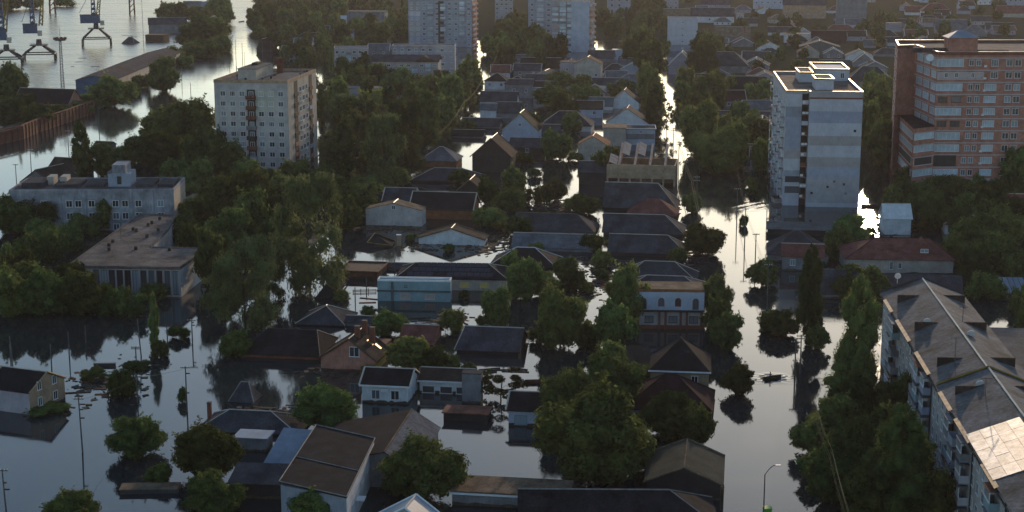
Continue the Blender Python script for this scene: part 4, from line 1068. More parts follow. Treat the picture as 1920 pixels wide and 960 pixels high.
def tower_right():
    D = G(1558, 387).y; s = F_PX / D * 1.005
    sc = scale_at(387); A = G(1468, 387); rz = R(-5)
    X = lambda px: (px - 1468) / sc
    Z = lambda py: Zat(py, D)
    w = X(1607); d = 50.0; xm = X(1510); h = Z(171)
    root = empty('apartment_tower', (A.x, A.y, 0), rz)
    tag(root, 'tall white panel tower with striped blank end wall above sun glare', 'tower')
    mb = MB(); mb.box(xm, 0, GROUND_Z, w, d, h - .8); mb.build('wall', 'panel_pale', root)
    MB().box(0, 1.6, GROUND_Z, xm - 1.7, d - .2, h - .8).build('side_block', 'panel_white', root)
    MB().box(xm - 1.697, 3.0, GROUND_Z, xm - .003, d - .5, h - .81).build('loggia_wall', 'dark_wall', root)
    # end wall bands, one slab per storey
    bands = [(171, 182, 'panel_beige'), (182, 185, 'brick_dark'), (185.3, 208, 'panel_white'), (208, 230, 'panel_blue'), (230, 254, 'panel_white'), (254, 272, 'panel_beige'),
             (272, 294, 'panel_white'), (294, 312, 'panel_beige'), (312, 331, 'panel_blue'), (331, 379, 'panel_pale'), (379, 387, 'panel_white')]
    for a, b, m in bands: MB().box(xm - .02, -.06, Z(b) + .01, w + .02, -.004, Z(a) - .01).build('wall_panel', m, root)
    for px, py in ((1595, 244), (1561, 339), (1549, 349), (1579, 344), (1520, 361), (1583, 361)):
        window(root, 'front', X(px), Z(py), .7, .7, W=w, frame='panel_beige', style='one').location.y = -.062
    y0 = 1.6
    b2 = [(171, 175, 'panel_beige'), (175, 177, 'brick_dark'), (177.3, 201, 'panel_white'), (201, 221, 'panel_grey'), (221, 281, 'panel_blue'), (281, 299, 'panel_beige'), (299, 321, 'panel_white'), (321, 332, 'panel_grey')]
    for a, b, m in b2: MB().box(-.02, y0 - .06, Z(b) + .01, xm - 1.7, y0 - .004, Z(a) - .01).build('wall_panel', m, root)
    for a, b in ((332, 343), (351, 363)):
        o = window(root, 'front', xm * .42, (Z(a) + Z(b)) / 2, xm * .7, abs(Z(a) - Z(b)), W=w, frame='trim_dark', style='five'); o.location.y = y0 - .03
    for k in range(10):
        v = Z(196 + 19.5 * k)
        b = MB().box(xm - 1.69, 1.0, v - .12, xm - .06, 2.99, v).build('balcony', 'panel_beige', root)
        MB().box(xm - 1.69, .93, v + .003, xm - .06, 1.0, v + 1.0).build('balcony_rail', trng.choice(['dark_wall', 'panel_white', 'panel_beige', 'rust']), b)
        for q in range(trng.randint(0, 2)): MB().box(xm - 1.6 + q * .8, .6, v + .2, xm - .9 + q * .8, .92, v + .75).build('air_conditioner', 'trim_white', b)
    # left face
    for k in range(10):
        v = Z(196 + 19.5 * k)
        for j, u in enumerate((4.2, 9.6, 15, 21, 28, 34, 40, 46)):
            window(root, 'left', u, v, 1.5, 1.5, W=w)
            if trng.random() < .5: MB().box(-.5, u + 1.0, v - .9, -.01, u + 1.9, v - .35).build('air_conditioner', 'trim_white', root)
        for u in (6.8, 18, 31, 43):
            bb = MB().box(-1.1, u - 1.3, v - 1.5, -.006, u + 1.3, v - 1.38).build('balcony', 'panel_beige', root)
            MB().box(-1.1, u - 1.3, v - 1.377, -1.02, u + 1.3, v - .4).build('balcony_rail', trng.choice(['panel_white', 'panel_blue', 'trim_white', 'rust']), bb)
            if trng.random() < .6: MB().box(-1.08, u - 1.25, v - .397, -1.03, u + 1.25, v + .9).build('balcony_glazing', 'glazing_white', bb)
    for k in range(10):
        v = Z(196 + 19.5 * k)
        for u in (5, 12, 19, 26, 33, 40, 46): window(root, 'right', u, v, 1.4, 1.4, W=w)
    # roof, parapets with metal caps tinted with sun gold, lift houses, raised rear part
    rf = MB().box(.2, 1.8, h - .797, w - .2, d - .4, h - .6).build('roof', 'bitumen_tan', root)
    poly = [(-.1, 1.5), (xm - .1, 1.5), (xm - .1, -.12), (w + .1, -.12), (w + .1, d + .1), (-.1, d + .1)]
    pb = MB(); ring(pb, poly, h - .795, h, .3); par = pb.build('parapet', 'panel_beige', root)
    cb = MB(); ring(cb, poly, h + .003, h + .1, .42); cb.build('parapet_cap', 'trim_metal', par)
    xr = w * .52
    rear = MB().box(xr, d * .62, h - .59, w - .1, d - .5, h + 2.3).build('rear_storey', 'panel_white', root)
    pb = MB(); ring(pb, [(xr - .1, d * .62 - .1), (w, d * .62 - .1), (w, d - .4), (xr - .1, d - .4)], h + 2.303, h + 2.75, .4); pb.build('parapet_cap', 'trim_metal', rear)
    for u in (.74, .9): 
        o = window(root, 'front', w * u, h + .9, 1.1, 1.5, W=w); o.location.y = d * .62 - .01
    for x0, x1, yy0, yy1, hh in ((w * .28, w * .47, d * .55, d * .8, 2.4), (w * .42, w * .66, d * .18, d * .38, 2.6)):
        lh = MB().box(x0, yy0, h - .59, x1, yy1, h - .59 + hh).build('lift_house', 'panel_white', root)
        MB().box(x0 - .2, yy0 - .2, h - .587 + hh, x1 + .2, yy1 + .2, h - .44 + hh).build('lift_house_roof', 'bitumen', lh)
        pb = MB(); ring(pb, [(x0 - .2, yy0 - .2), (x1 + .2, yy0 - .2), (x1 + .2, yy1 + .2), (x0 - .2, yy1 + .2)], h - .437 + hh, h - .25 + hh, .35); pb.build('parapet_cap', 'trim_metal', lh)
    LANDMARKS.append(('tall white tower', 1545, 387))
tower_right()

def brick_tower():
    D = G(1840, 350).y; Z = lambda py: Zat(py, D); zr = Z(97.5)
    s = F_PX / D
    A = G(1759, 97.5, zr); rz = 0.0
    org = A
    P = lambda px, py, z=zr: (G(px, py, z) - org).to_2d()
    B, Cc, Dd, E, Fr = P(1717, 84), P(1684, 85), P(1679, 75), P(1990, 75), P(1990, 97.5)
    B = Vector((B.x, B.y)); 
    upper = [Vector((0, 0)), Fr, E, Dd, Cc, B]
    root = empty('brick_tower', (org.x, org.y, 0), 0)
    tag(root, 'large stepped brick apartment tower with white bands and a rooftop brick block', 'tower')
    zt = Z(235)                                           # terrace level
    low = [P(1712, 237, zt), Vector((0, -.9)), Vector((Fr.x, -.9)) if False else Vector((0.01, -.6))]
    MB().extr(upper, GROUND_Z, zr - .9).build('wall', 'brick', root)
    MB().extr([p * .985 + Vector((.3, .15)) for p in upper], zr - .897, zr - .7).build('roof', 'bitumen', root)
    pb = MB(); ring(pb, upper, zr - .893, zr, .35); par = pb.build('parapet', 'brick_dark', root)
    cb = MB(); ring(cb, upper, zr + .003, zr + .1, .4); cb.build('parapet_cap', 'trim_warm', par)
    up2 = lambda k: [p + (p - Vector((20, 8))).normalized() * k for p in upper]
    for k in range(11):
        z = Z(109 + 22.7 * k)
        MB().extr(up2(.10), z - .14, z + .14).build('floor_band', 'band_pink', root)
    # lower stepped-out part in front of the recess, with terrace
    zt = Z(236)
    a0, a1, a2 = P(1713, 250, zt - 1.2), P(1690, 225, zt - 1.2), Cc + Vector((-.5, -1.5))
    lowp = [Vector((a0.x, a0.y)), Vector((-.03, -1.1)), Vector((-.03, -.04)), B + Vector((0, -.05)), Cc + Vector((0, -.05)), a2, Vector((a1.x - .5, a1.y))]
    lw = MB().extr(lowp, GROUND_Z, zt - .004).build('lower_wall', 'brick', root)
    MB().extr([p + Vector((.0, .12)) for p in lowp], zt, zt + .18).build('terrace_roof', 'darkred_roof', root)
    for k in range(5):
        z = Z(245 + 22.7 * k)
        MB().extr([p + (p - Vector((-4, 8))).normalized() * .12 for p in lowp], z - .13, z + .13).build('floor_band', 'band_pink', root)
    X = lambda px: (px - 1759) / (scale_at(350))
    rows = [118 + 22.8 * k for k in range(10)]
    rr = random.Random(9)
    for k, py in enumerate(rows):
        v = Z(py)
        if k == 8:      # open storey: its shade painted as a flat dark strip
            MB().box(X(1713), -1.16, Z(312), X(1802), -1.105, Z(292)) if False else None
            MB().box(0.02, -.09, Z(312), X(1803), -.006, Z(291)).build('open_storey_shade', 'trim_dark', root)
        elif k == 1:
            MB().box(0.05, -.12, Z(150), X(1846), -.006, Z(135)).build('white_panel', 'band_pink', root)
            for px in (1776, 1795, 1825): window(root, 'front', X(px), v, .9, 1.3, W=0).location.y = -.125
        elif k in (3, 5):
            for px in (1772, 1797): window(root, 'front', X(px), v, 2.6, 1.7, W=0, style='three', frame='brick_dark')
        else:
            window(root, 'front', X(1783), v, X(1808) - X(1759.5), 1.95, W=0, style='six', pane='glazing_white' if k in (0, 2, 6) else 'glass')
        if k < 10:
            for px in ((1822, 1835) if k < 8 else (1817, 1830)): window(root, 'front', X(px), v, 1.3, 1.6, W=0, style='two')
            if k in (0, 1): window(root, 'front', X(1865), v, 1.9, 1.8, W=0, style='three')
            else: window(root, 'front', X(1859), v, 3.2, 1.8, W=0, style='five', pane='glazing_white' if k in (5, 6, 2) else 'glass')
            for px in (1892, 1908, 1935, 1955): window(root, 'front', X(px), v, 1.75, 1.7, W=0, style='two')
        if rr.random() < .6: MB().box(X(1845), -.4, v - 1.1, X(1850), -.01, v - .6).build('air_conditioner', 'trim_white', root)
    # glazed diagonal bay
    d0 = (Vector((0, 0)) - B); L = d0.length; an = math.atan2(d0.y, d0.x)
    for k, py in enumerate(rows[:6]):
        v = Z(py)
        for t, wd in ((.24, L * .26), (.56, L * .26), (.87, L * .2)):
            o = window(root, 'front', 0, v, wd, 1.9, W=0, style='two', pane='glazing_white'); p = B + d0 * t
            o.location = (p.x, p.y, v); o.rotation_euler.z = an
    # lower bay glazing
    f0, f1 = lowp[0], lowp[1]; dd = f1 - f0; an = math.atan2(dd.y, dd.x)
    g0, g1 = lowp[6], lowp[0]; de = g1 - g0; ae = math.atan2(de.y, de.x)
    for k, py in enumerate((251, 274, 298, 319)):
        v = Z(py)
        if k == 2:  # dark panes paint the shade of the open storey
            for (q0, qd, qa) in ((f0, dd, an), (g0, de, ae)):
                o = window(root, 'front', 0, v, qd.length * .86, 2.2, style='one', frame='trim_white', pane='trim_dark'); p = q0 + qd * .5; o.location = (p.x, p.y, v); o.rotation_euler.z = qa
            continue
        for (q0, qd, qa) in ((f0, dd, an), (g0, de, ae)):
            o = window(root, 'front', 0, v, qd.length * .92, 1.9, style='six', pane='glazing_white' if k < 1 else 'glass'); p = q0 + qd * .5; o.location = (p.x, p.y, v); o.rotation_euler.z = qa
    # left wing faces
    l0, l1 = Dd, Cc; dl = l1 - l0; al = math.atan2(dl.y, dl.x)
    for k, py in enumerate(rows):
        v = Z(py)
        for t in (.25, .7):
            o = window(root, 'front', 0, v, min(1.6, dl.length * .3), 1.6, style='two'); p = l0 + dl * t; o.location = (p.x, p.y, v); o.rotation_euler.z = al
    # ground floor vents and white porch
    MB().box(X(1808), -1.4, GROUND_Z, X(1873), -.004, Z(334)).build('porch', 'band_pink', root)
    for i in range(6): MB().box(X(1735 + i * 16), -1.5 if i < 2 else -1.45, Z(346), X(1745 + i * 16), -1.402, Z(341)).build('vent_opening', 'trim_dark', root) if i > 4 else None
    # rooftop block with hipped blue-grey cap
    x0, x1 = X(1786) * 1.06, X(1834) * 1.08
    pt = MB().box(x0, 4.5, zr - .69, x1, 10.5, zr + 3.4).build('rooftop_block', 'brick', root)
    cx_, cy_ = (x0 + x1) / 2, 7.5; e = [(x0 - .5, 4, zr + 3.403), (x1 + .5, 4, zr + 3.403), (x1 + .5, 11, zr + 3.403), (x0 - .5, 11, zr + 3.403), (cx_ - 1, cy_, zr + 5.2), (cx_ + 1, cy_, zr + 5.2)]
    MB().add(e, [(0, 1, 5, 4), (1, 2, 5), (2, 3, 4, 5), (3, 0, 4), (3, 2, 1, 0)]).build('rooftop_block_roof', 'blue_roof', pt)
    MB().box(x0 - 9, 6, zr - .69, x0 - .5, 9, zr + .6).build('machine_room', 'slate_mauve', root)
    MB().box(x1 + 1, 6, zr - .69, x1 + 9, 10, zr - .1).build('machine_room', 'slate', root)
    q = MB().tube((X(1744), .6, zr - 1.6), (X(1744) - .25, -.2, zr - 1.4), 1.0, 1.0, 14).build('satellite_dish', 'dish_white', root); q.location.y = -1.0
    LANDMARKS.append(('large brick tower', 1790, 350))
brick_tower()

# ------------------------------------------------------------------ five-storey block, lower right
def near_block():
    ze = 12.0
    E0, E1 = G(1657, 549, ze), G(1869, 900, ze)
    ax = (E0 - E1).normalized(); rz = math.atan2(ax.y, ax.x) - math.pi / 2
    L = 108.0; w = 12.5; zr = 14.4
    org = E0 - ax * L
    root = empty('apartment_block', (org.x, org.y, 0), rz)
    tag(root, 'long five-storey block with worn pitched roof at the lower right', 'apartment block')
    inv = (Matrix.Translation((org.x, org.y, 0)) @ Matrix.Rotation(rz, 4, 'Z')).inverted()
    loc = lambda px, py, z: inv @ G(px, py, z)
    ys = loc(1862, 692, zr).y
    wall_part(root, w, L, ze, zr, 'gy', 'grey_panel')
    sl = (zr - ze) / (w / 2)
    ov = .5
    def slab(y0, y1, dz, name, m, left=True, x0=-ov, x1=None, th=.12):
        x1 = w / 2 if x1 is None else x1
        if left: pts = [(x0, y0, ze + x0 * sl + dz), (x1, y0, ze + x1 * sl + dz), (x1, y1, ze + x1 * sl + dz), (x0, y1, ze + x0 * sl + dz)]
        else: pts = [(w - x1, y0, ze + x1 * sl + dz), (w - x0, y0, ze + x0 * sl + dz), (w - x0, y1, ze + x0 * sl + dz), (w - x1, y1, ze + x1 * sl + dz)]
        return MB().prism(pts, th).build(name, m, root)
    # roof in sections; each section is one roof part
    cuts = [0, ys * .33, ys * .66, ys - .25, ys + (L - ys) * .33, ys + (L - ys) * .66, L + .4]
    for i in range(6):
        dz = .12 if i < 3 else -.02
        for lf in (True, False): slab(cuts[i] + (.02 if i else 0), cuts[i + 1] - .02, dz + .1, 'roof', 'worn_roof', lf)
    rc = MB(); rc.bar((w / 2, 0, zr + .28), (w / 2, ys - .3, zr + .28), .2); rc.bar((w / 2, ys + .2, zr + .14), (w / 2, L + .4, zr + .14), .2); rc.build('ridge_cap', 'trim_warm', root)
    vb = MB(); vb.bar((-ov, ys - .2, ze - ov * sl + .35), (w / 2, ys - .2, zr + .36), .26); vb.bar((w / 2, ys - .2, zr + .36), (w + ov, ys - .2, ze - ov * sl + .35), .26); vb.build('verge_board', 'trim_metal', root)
    vb = MB(); vb.bar((-ov, L + .5, ze - ov * sl + .2), (w / 2, L + .5, zr + .2), .3); vb.bar((w / 2, L + .5, zr + .2), (w + ov, L + .5, ze - ov * sl + .2), .3); vb.build('gable_coping', 'trim_dark', root)
    for px, py in ((1709, 560), (1745, 611), (1790, 678), (1828, 732)):
        p = loc(px, py, ze + 1.2)
        MB().box(.9, p.y - .12, ze, 4.3, p.y + .12, ze + 1.78).build('fire_wall', 'brown_roof', root)
        MB().box(w - 5.6, p.y - .12 + .6, ze - .4, w - .9, p.y + .12 + .6, ze + 1.75).build('fire_wall', 'brown_roof', root)
    # bright metal sheets on the near left slope
    y0, y1 = loc(1893, 893, ze + .6).y, loc(1832, 812, ze + .3).y
    n, k = 5, 4
    for i in range(n):
        for j in range(k):
            a, b = y0 + (y1 - y0) * i / n, y0 + (y1 - y0) * (i + 1) / n; c, e = -ov + (w / 2 + ov - .5) * j / k, -ov + (w / 2 + ov - .5) * (j + 1) / k
            o = slab(a + .02, b - .03, .28 + .012 * ((i + j) % 2) + trng.uniform(0, .01), 'roof_sheet', 'metal_sheet', True, c + .01, e - .02, .02)
    # eaves gutters: rusty sheets with the sun's gold in their colour between the downpipes
    marks = [loc(px, py, ze).y for px, py in ((1665, 562), (1683, 585), (1690, 600), (1715, 640), (1726, 660), (1752, 702), (1772, 735), (1795, 770), (1800, 785), (1830, 830), (1855, 870), (1880, 915))]
    for i in range(0, 12, 2):
        a, b = sorted((marks[i], marks[i + 1]))
        MB().prism([(-ov - .30, a, ze - .10), (-ov + .20, a, ze + .14), (-ov + .20, b, ze + .14), (-ov - .30, b, ze - .10)], .05).build('gutter_sheet', 'sunlit_rusty_gutter', root)
    MB().box(-ov - .12, 0, ze - .52, -ov + .02, L, ze - .3).build('eaves_board', 'trim_dark', root)
    for m_ in (marks[1], marks[3], marks[5], marks[7], marks[9], marks[11] - 3):
        MB().tube((-.12, m_, GROUND_Z), (-.12, m_, ze - .55), .09, n=6).build('downpipe', 'trim_dark', root)
    # facade: windows and glazed balcony stacks
    bal = [loc(1690, 640, 9).y, loc(1762, 760, 9).y, loc(1862, 900, 9).y]
    bal = [L - 14, L - 17.2, L - 38.0, L - 41.2, L - 47, L - 66, L - 69.2, L - 75, L - 92]
    for fl in range(4):
        v = ze - 1.75 - 2.8 * fl
        for b in bal:
            q = MB().box(-1.2, b - 1.5, v - 1.35, -.006, b + 1.5, v - 1.22).build('balcony', 'panel_grey', root)
            col = trng.choice(['panel_white', 'panel_blue', 'turquoise_wall', 'grey_wall', 'panel_beige'])
            pm = MB(); pm.box(-1.2, b - 1.5, v - 1.217, -1.12, b + 1.5, v - .25); pm.box(-1.117, b - 1.5, v - 1.217, -.01, b - 1.43, v - .25); pm.box(-1.117, b + 1.43, v - 1.217, -.01, b + 1.5, v - .25); pm.build('balcony_rail', col, q)
            if trng.random() < .75:
                o = window(root, 'left', b, v + .4, 2.9, 1.25, style='five', pane=trng.choice(['glass', 'glazing_white'])); o.location.x = -1.13
                MB().box(-1.3, b - 1.6, v + 1.06, -.008, b + 1.6, v + 1.16).build('balcony_roof', trng.choice(['rust', 'slate_pale', 'grey_wall']), q)
        y = 2.0
        while y < L - 1.5:
            if min(abs(y - b) for b in bal) > 2.2: window(root, 'left', y, v, 1.35, 1.5)
            y += 3.05
        for x in (3.2, 9.2): window(root, 'front', x, v, 1.3, 1.5)
    # dishes and aerials on the roof
    for px, py, zz in ((1738, 609, 13.3), (1837, 727, 13.4), (1820, 632, 13.8), (1683, 523, 12.6)):
        p = loc(px, py, zz)
        k = MB().tube((p.x, p.y - .12, p.z + .5), (p.x, p.y + .12, p.z + .6), .55, .5, 14).tube((p.x, p.y + .13, p.z - .8), (p.x, p.y + .13, p.z + .5), .05).build('satellite_dish', 'dish_white', root)
    for px, py, zz, hh in ((1790, 680, 13.5, 3.5), (1805, 600, 14, 2.0), (1847, 745, 13.5, 2.5)):
        p = loc(px, py, zz); MB().tube((p.x, p.y, p.z - .5), (p.x, p.y, p.z + hh), .05).bar((p.x - .7, p.y, p.z + hh), (p.x + .7, p.y, p.z + hh), .06).build('antenna', 'pole_grey', root)
    LANDMARKS.append(('long five-storey block', 1780, 800))
    # lower rear building to the right of it
    r2 = empty('building', (org.x, org.y, 0), rz)
    tag(r2, 'long dark flat-roofed annex beside the right slope of the five-storey block', 'building')
    MB().box(w + 1.2, 6, GROUND_Z, w + 20, L - 4, 7.2).build('wall', 'grey_wall', r2)
    MB().box(w + .9, 5.7, 7.203, w + 20.3, L - 3.7, 7.4).build('roof', 'bitumen', r2)
near_block()

# blue ribbed metal roof at the right edge
def blue_roof():
    A = G(1868, 562); s = scale_at(562); w = 60 / s; d = 6.0
    root = empty('shed', (A.x, A.y, 0), R(-4)); tag(root, 'shed with bright blue ribbed metal roof at the right edge', 'shed')
    MB().box(.2, .2, GROUND_Z, w - .2, d - .2, 1.2).build('wall', 'dark_wall', root)
    n = 6
    for i in range(n): MB().prism([(w * i / n + .03, -.2, 1.3), (w * (i + 1) / n - .03, -.2, 1.3), (w * (i + 1) / n - .03, d, 3.2), (w * i / n + .03, d, 3.2)], .08).build('roof_sheet', 'blue_roof', root)
    for i in range(n + 1): MB().bar((w * i / n, -.2, 1.33), (w * i / n, d, 3.23), .07).build('roof_rib', 'trim_dark', root)
    LANDMARKS.append(('blue ribbed roof', 1890, 562))
blue_roof()

# ------------------------------------------------------------------ school and low L-shaped building, left
def school():
    D = G(170, 432).y; zr = Zat(355, D)
    A, B, Cc = G(17, 356, zr), G(325, 354, zr), G(371, 332, zr)
    rz = math.atan2((B - A).y, (B - A).x); w = (B - A).length; d = (Cc - B).length
    root = empty('school', (A.x, A.y, 0), rz); tag(root, 'long grey three-storey school with lift tower on its flat roof', 'school')
    MB().box(0, 0, GROUND_Z, w, d, zr - .6).build('wall', 'school_wall', root)
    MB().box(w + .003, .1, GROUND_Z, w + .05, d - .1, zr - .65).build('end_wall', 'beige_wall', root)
    MB().box(.3, .3, zr - .597, w - .3, d - .3, zr - .45).build('roof', 'bitumen', root)
    pb = MB(); ring(pb, [(-.08, -.08), (w + .08, -.08), (w + .08, d), (-.08, d)], zr - .595, zr, .3); pb.build('parapet', 'school_wall', root)
    X = lambda px: w * (px - 17) / 308
    for px in (112, 158, 205, 245, 285): MB().box(X(px) - .25, -.22, GROUND_Z, X(px) + .25, -.085, zr - .1).build('pilaster', 'school_wall', root)
    for py in (382, 405, 426):
        v = Zat(py, D)
        for px in (35, 80, 128, 145, 170, 215, 233, 258, 300): window(root, 'front', X(px), v, 1.5, 1.6, W=w)
        for u in (.3, .7): window(root, 'right', d * u, v, 1.2, 1.5, W=w + .05) if py > 390 else None
    pj = MB()
    # rooftop bits
    t0 = X(193); t1 = X(236); zt = zr - .44
    tw = MB().box(t0, d * .35, zt, t1, d * .75, zt + 3.2).build('lift_tower', 'panel_grey', root)
    MB().box(t0 + (t1 - t0) * .2, d * .36, zt + 3.203, t1 - (t1 - t0) * .2, d * .74, zt + 5.2).build('tower_top', 'school_wall', tw)
    MB().box(t0 - .2, d * .35 - .2, zt + 3.201, t0 + (t1 - t0) * .19, d * .75 + .2, zt + 3.4).build('tower_roof', 'slate_pale', tw)
    MB().box((t0 + t1) / 2 - .5, d * .35 - .04, zt + .6, (t0 + t1) / 2 + .5, d * .35 - .004, zt + 2.5).build('door', 'trim_dark', tw)
    for a, b, hh in ((30, 72, 1.2), (92, 140, .8), (150, 186, .7), (246, 280, .8), (288, 318, .7)):
        MB().box(X(a), d * .3, zt, X(b), d * .8, zt + hh).build('roof_upstand', 'slate', root)
    for px in (70, 95): MB().box(X(px), d * .55, zt, X(px) + 1.6, d * .8, zt + 1.9).build('roof_cabin', 'beige_wall', root)
    LANDMARKS.append(('long grey school', 200, 432))
school()

def l_building():
    z = Zat(502, G(260, 557).y)
    P = lambda px, py: G(px, py, z).to_2d()
    a, b, c_, e, f, g, h_ = P(127, 499), P(337, 502), P(385, 466), P(284, 463), P(316, 430), P(330, 405), P(262, 402)
    poly = [a, b, c_, e, f, g, h_]
    root = empty('low_building', (a.x, a.y, 0), 0); tag(root, 'low L-shaped building with worn flat roof and dark columned front', 'building')
    o = Vector((a.x, a.y)); poly = [p - o for p in poly]
    MB().extr(poly, GROUND_Z, z - .35).build('wall', 'grey_panel', root)
    cen = sum(poly, Vector((0, 0))) / len(poly)
    rp = [p + (p - cen).normalized() * .35 for p in poly]
    rf = MB().extr(rp, z - .347, z).build('roof', 'bitumen_tan', root)
    pb = MB(); ring(pb, rp, z + .003, z + .22, .3); pb.build('roof_edge', 'bitumen', rf)
    # dark front bays between columns
    d0 = (poly[1] - poly[0]); L = d0.length; an = math.atan2(d0.y, d0.x)
    n = 14
    for i in range(3, n):
        p = poly[0] + d0 * ((i + .5) / n)
        ww = window(root, 'front', 0, z * .5 + .1, L / n * .8, z * .82, style='two', frame='trim_dark'); ww.location = (p.x, p.y, z * .5 - .1); ww.rotation_euler.z = an
    for i in range(3, n + 1):
        p = poly[0] + d0 * (i / n * .985 + .008)
        MB().box(-.14, -.32, GROUND_Z, .14, -.05, z - .36).build('column', 'panel_beige', root, (p.x, p.y, 0), an)
    d1 = poly[2] - poly[1]; an1 = math.atan2(d1.y, d1.x)
    MB().box(.02, -.05, GROUND_Z, d1.length - .02, -.004, z - .4).build('end_wall', 'white_wall', root, (poly[1].x, poly[1].y, 0), an1)
    rng = random.Random(4)
    for px, py in ((205, 462), (212, 455), (250, 432), (256, 434), (278, 424), (297, 433), (276, 445), (285, 420), (205, 470), (255, 468), (300, 412), (318, 470)):
        p = P(px, py) - o
        mb = MB().box(-.3, -.3, z, .3, .3, z + .7); mb.build('roof_vent', 'dark_wall', root, (p.x, p.y, 0))
    for px, py in ((227, 440), (227, 452)):
        p = P(px, py) - o; MB().tube((0, 0, z), (0, 0, z + 2.4), .05).build('antenna', 'pole_grey', root, (p.x, p.y, 0))
    LANDMARKS.append(('low L-shaped building', 260, 557))
l_building()

# ------------------------------------------------------------------ far apartment blocks
def block(xl, xr, yb, yt, d, label, short=None, rz=0.0, m='grey_panel', side=None, rows=9, cols=6, py0=None, roof='bitumen', name='apartment_block', bal=(), band=None, sidewin=2, side_bal=False, wsz=None, vis=None):
    mid = G((xl + xr) / 2, yb); s = scale_at(yb); w = (xr - xl) / s; h = Zat(yt, mid.y)
    c, sn = math.cos(rz), math.sin(rz)
    root = empty(name, (mid.x - c * w / 2, mid.y - sn * w / 2, 0), rz); tag(root, label, 'apartment block')
    MB().box(0, 0, GROUND_Z, w, d, h).build('wall', m, root)
    MB().box(.15, .15, h + .003, w - .15, d - .15, h + .12).build('roof', roof, root)
    pb = MB(); ring(pb, [(-.05, -.05), (w + .05, -.05), (w + .05, d), (-.05, d)], h + .004, h + .55, .3); pb.build('parapet', m, root)
    if side: MB().box(w + .003, .05, GROUND_Z, w + .05, d - .05, h - .05).build('side_wall', side, root)
    ft = h / rows
    ww, wh_ = wsz or (min(1.5, w / cols * .55), ft * .5)
    for r in range(rows):
        v = h - ft * (r + .5)
        for i in range(cols):
            u = w * (i + .5) / cols
            if i in bal:
                b = MB().box(u - w / cols * .42, -1.0, v - ft * .42, u + w / cols * .42, -.006, v - ft * .36).build('balcony', 'panel_grey', root)
                MB().box(u - w / cols * .42, -1.0, v - ft * .357, u + w / cols * .42, -.92, v - .0).build('balcony_rail', trng.choice(['panel_white', 'panel_blue', 'panel_beige', 'grey_wall', 'glazing_white']), b)
                if trng.random() < .6: MB().box(u - w / cols * .41, -.98, v + .003, u + w / cols * .41, -.93, v + ft * .45).build('balcony_glazing', 'glazing_white', b)
            else: window(root, 'front', u, v, ww, wh_, W=w)
        for i in range(sidewin):
            u = d * (i + .5) / sidewin
            if side_bal:
                b = MB().box(w + .06, u - d / sidewin * .4, v - ft * .4, w + .9, u + d / sidewin * .4, v - ft * .02).build('balcony', trng.choice(['brick', 'panel_beige', 'pink_wall', 'panel_white']), root)
            else: window(root, 'right', u, v, 1.3, wh_, W=w + .05)
    if band:
        for u0, u1, mm in band: MB().box(w * u0, -.08, 0, w * u1, -.006, h - .1).build('facade_strip', mm, root)
    if short: LANDMARKS.append((short, (xl + xr) / 2, yb))
    root['_dims'] = (w, d, h, h)
    return root
b1 = block(765, 886, 88, 2, 15, 'bluish nine-storey block with dark stair strip and sunlit right side', 'bluish nine-storey block', R(-9), 'panel_grey', 'brick', 9, 10, bal=(5, 8, 3), band=((.47, .56, 'trim_dark'),), side_bal=True, sidewin=3)  # brick red on the side stands in for evening sun on panels
w_, d_, h_, _ = b1['_dims']
for k in range(9):
    MB().box(.05, -.06, h_ - h_ / 9 * (k + 1) + .02, w_ * .19, -.005, h_ - h_ / 9 * k - .02).build('wall_panel', ['panel_beige', 'panel_beige', 'panel_white', 'panel_blue', 'panel_beige', 'panel_pale', 'panel_beige', 'panel_blue', 'panel_pale'][k], b1)
block(928, 962, 52, -20, 12, 'narrow beige high block with dark window column at the top edge', 'narrow beige high block', 0, 'panel_beige', None, 9, 4)
b2 = block(1034, 1105, 97, 3, 14, 'tall block with blank white-blue end wall and pale balcony stack', 'white-ended tall block', R(-14), 'panel_beige', 'pink_wall', 9, 5, bal=(0, 1, 2), side_bal=True, sidewin=4)
w_, d_, h_, _ = b2['_dims']
MB().box(w_ * .53, -1.3, GROUND_Z, w_ + .02, -.009, h_ + .5).build('end_wall', 'white_blue', b2)
block(990, 1036, 82, -6, 14, 'grey panel block wing joined left of the white-ended tall block', None, R(-8), 'panel_grey', None, 9, 3, bal=(1,))
b3 = block(1251, 1307, 96, 36, 12, 'blank white four-storey block with one column of small windows', 'blank white block', R(-5), 'panel_white', None, 5, 1, wsz=(.9, .9))
w_, d_, h_, _ = b3['_dims']
MB().box(-.03, -.06, GROUND_Z, w_ + .03, -.005, h_ * .2).build('plinth', 'panel_grey', b3)
H('gx', 1243, 1292, 60, 32, 16, 9, 'grey_wall', 'tan_roof', 'sandy orange roof rising right behind the blank white block', name='building', cat='building')
b4 = block(735, 853, 142, 88, 12, 'five-storey block with plain white right end wall and three windows', 'white-ended five-storey block', R(0), 'school_wall', None, 5, 9, sidewin=0)
w_, d_, h_, _ = b4['_dims']
MB().box(w_ * .68, -.1, GROUND_Z, w_ + .02, -.007, h_ + .4).build('end_wall', 'panel_pale', b4)
for k in range(4): window(b4, 'front', w_ * .80, h_ - 3.1 * k - 1.5, 1.6, 1.3).location.y = -.11
block(628, 692, 150, 92, 11, 'pale greenish five-storey block half hidden by dark trees', None, R(6), 'panel_beige', None, 5, 6, bal=(2,))
b5 = block(698, 822, 166, 118, 12, 'patchy five-storey block with shallow gabled roof and turquoise balconies', 'patchy gabled block', R(-4), 'pink_wall', None, 5, 10, bal=(1, 3, 6, 8))
w_, d_, h_, _ = b5['_dims']
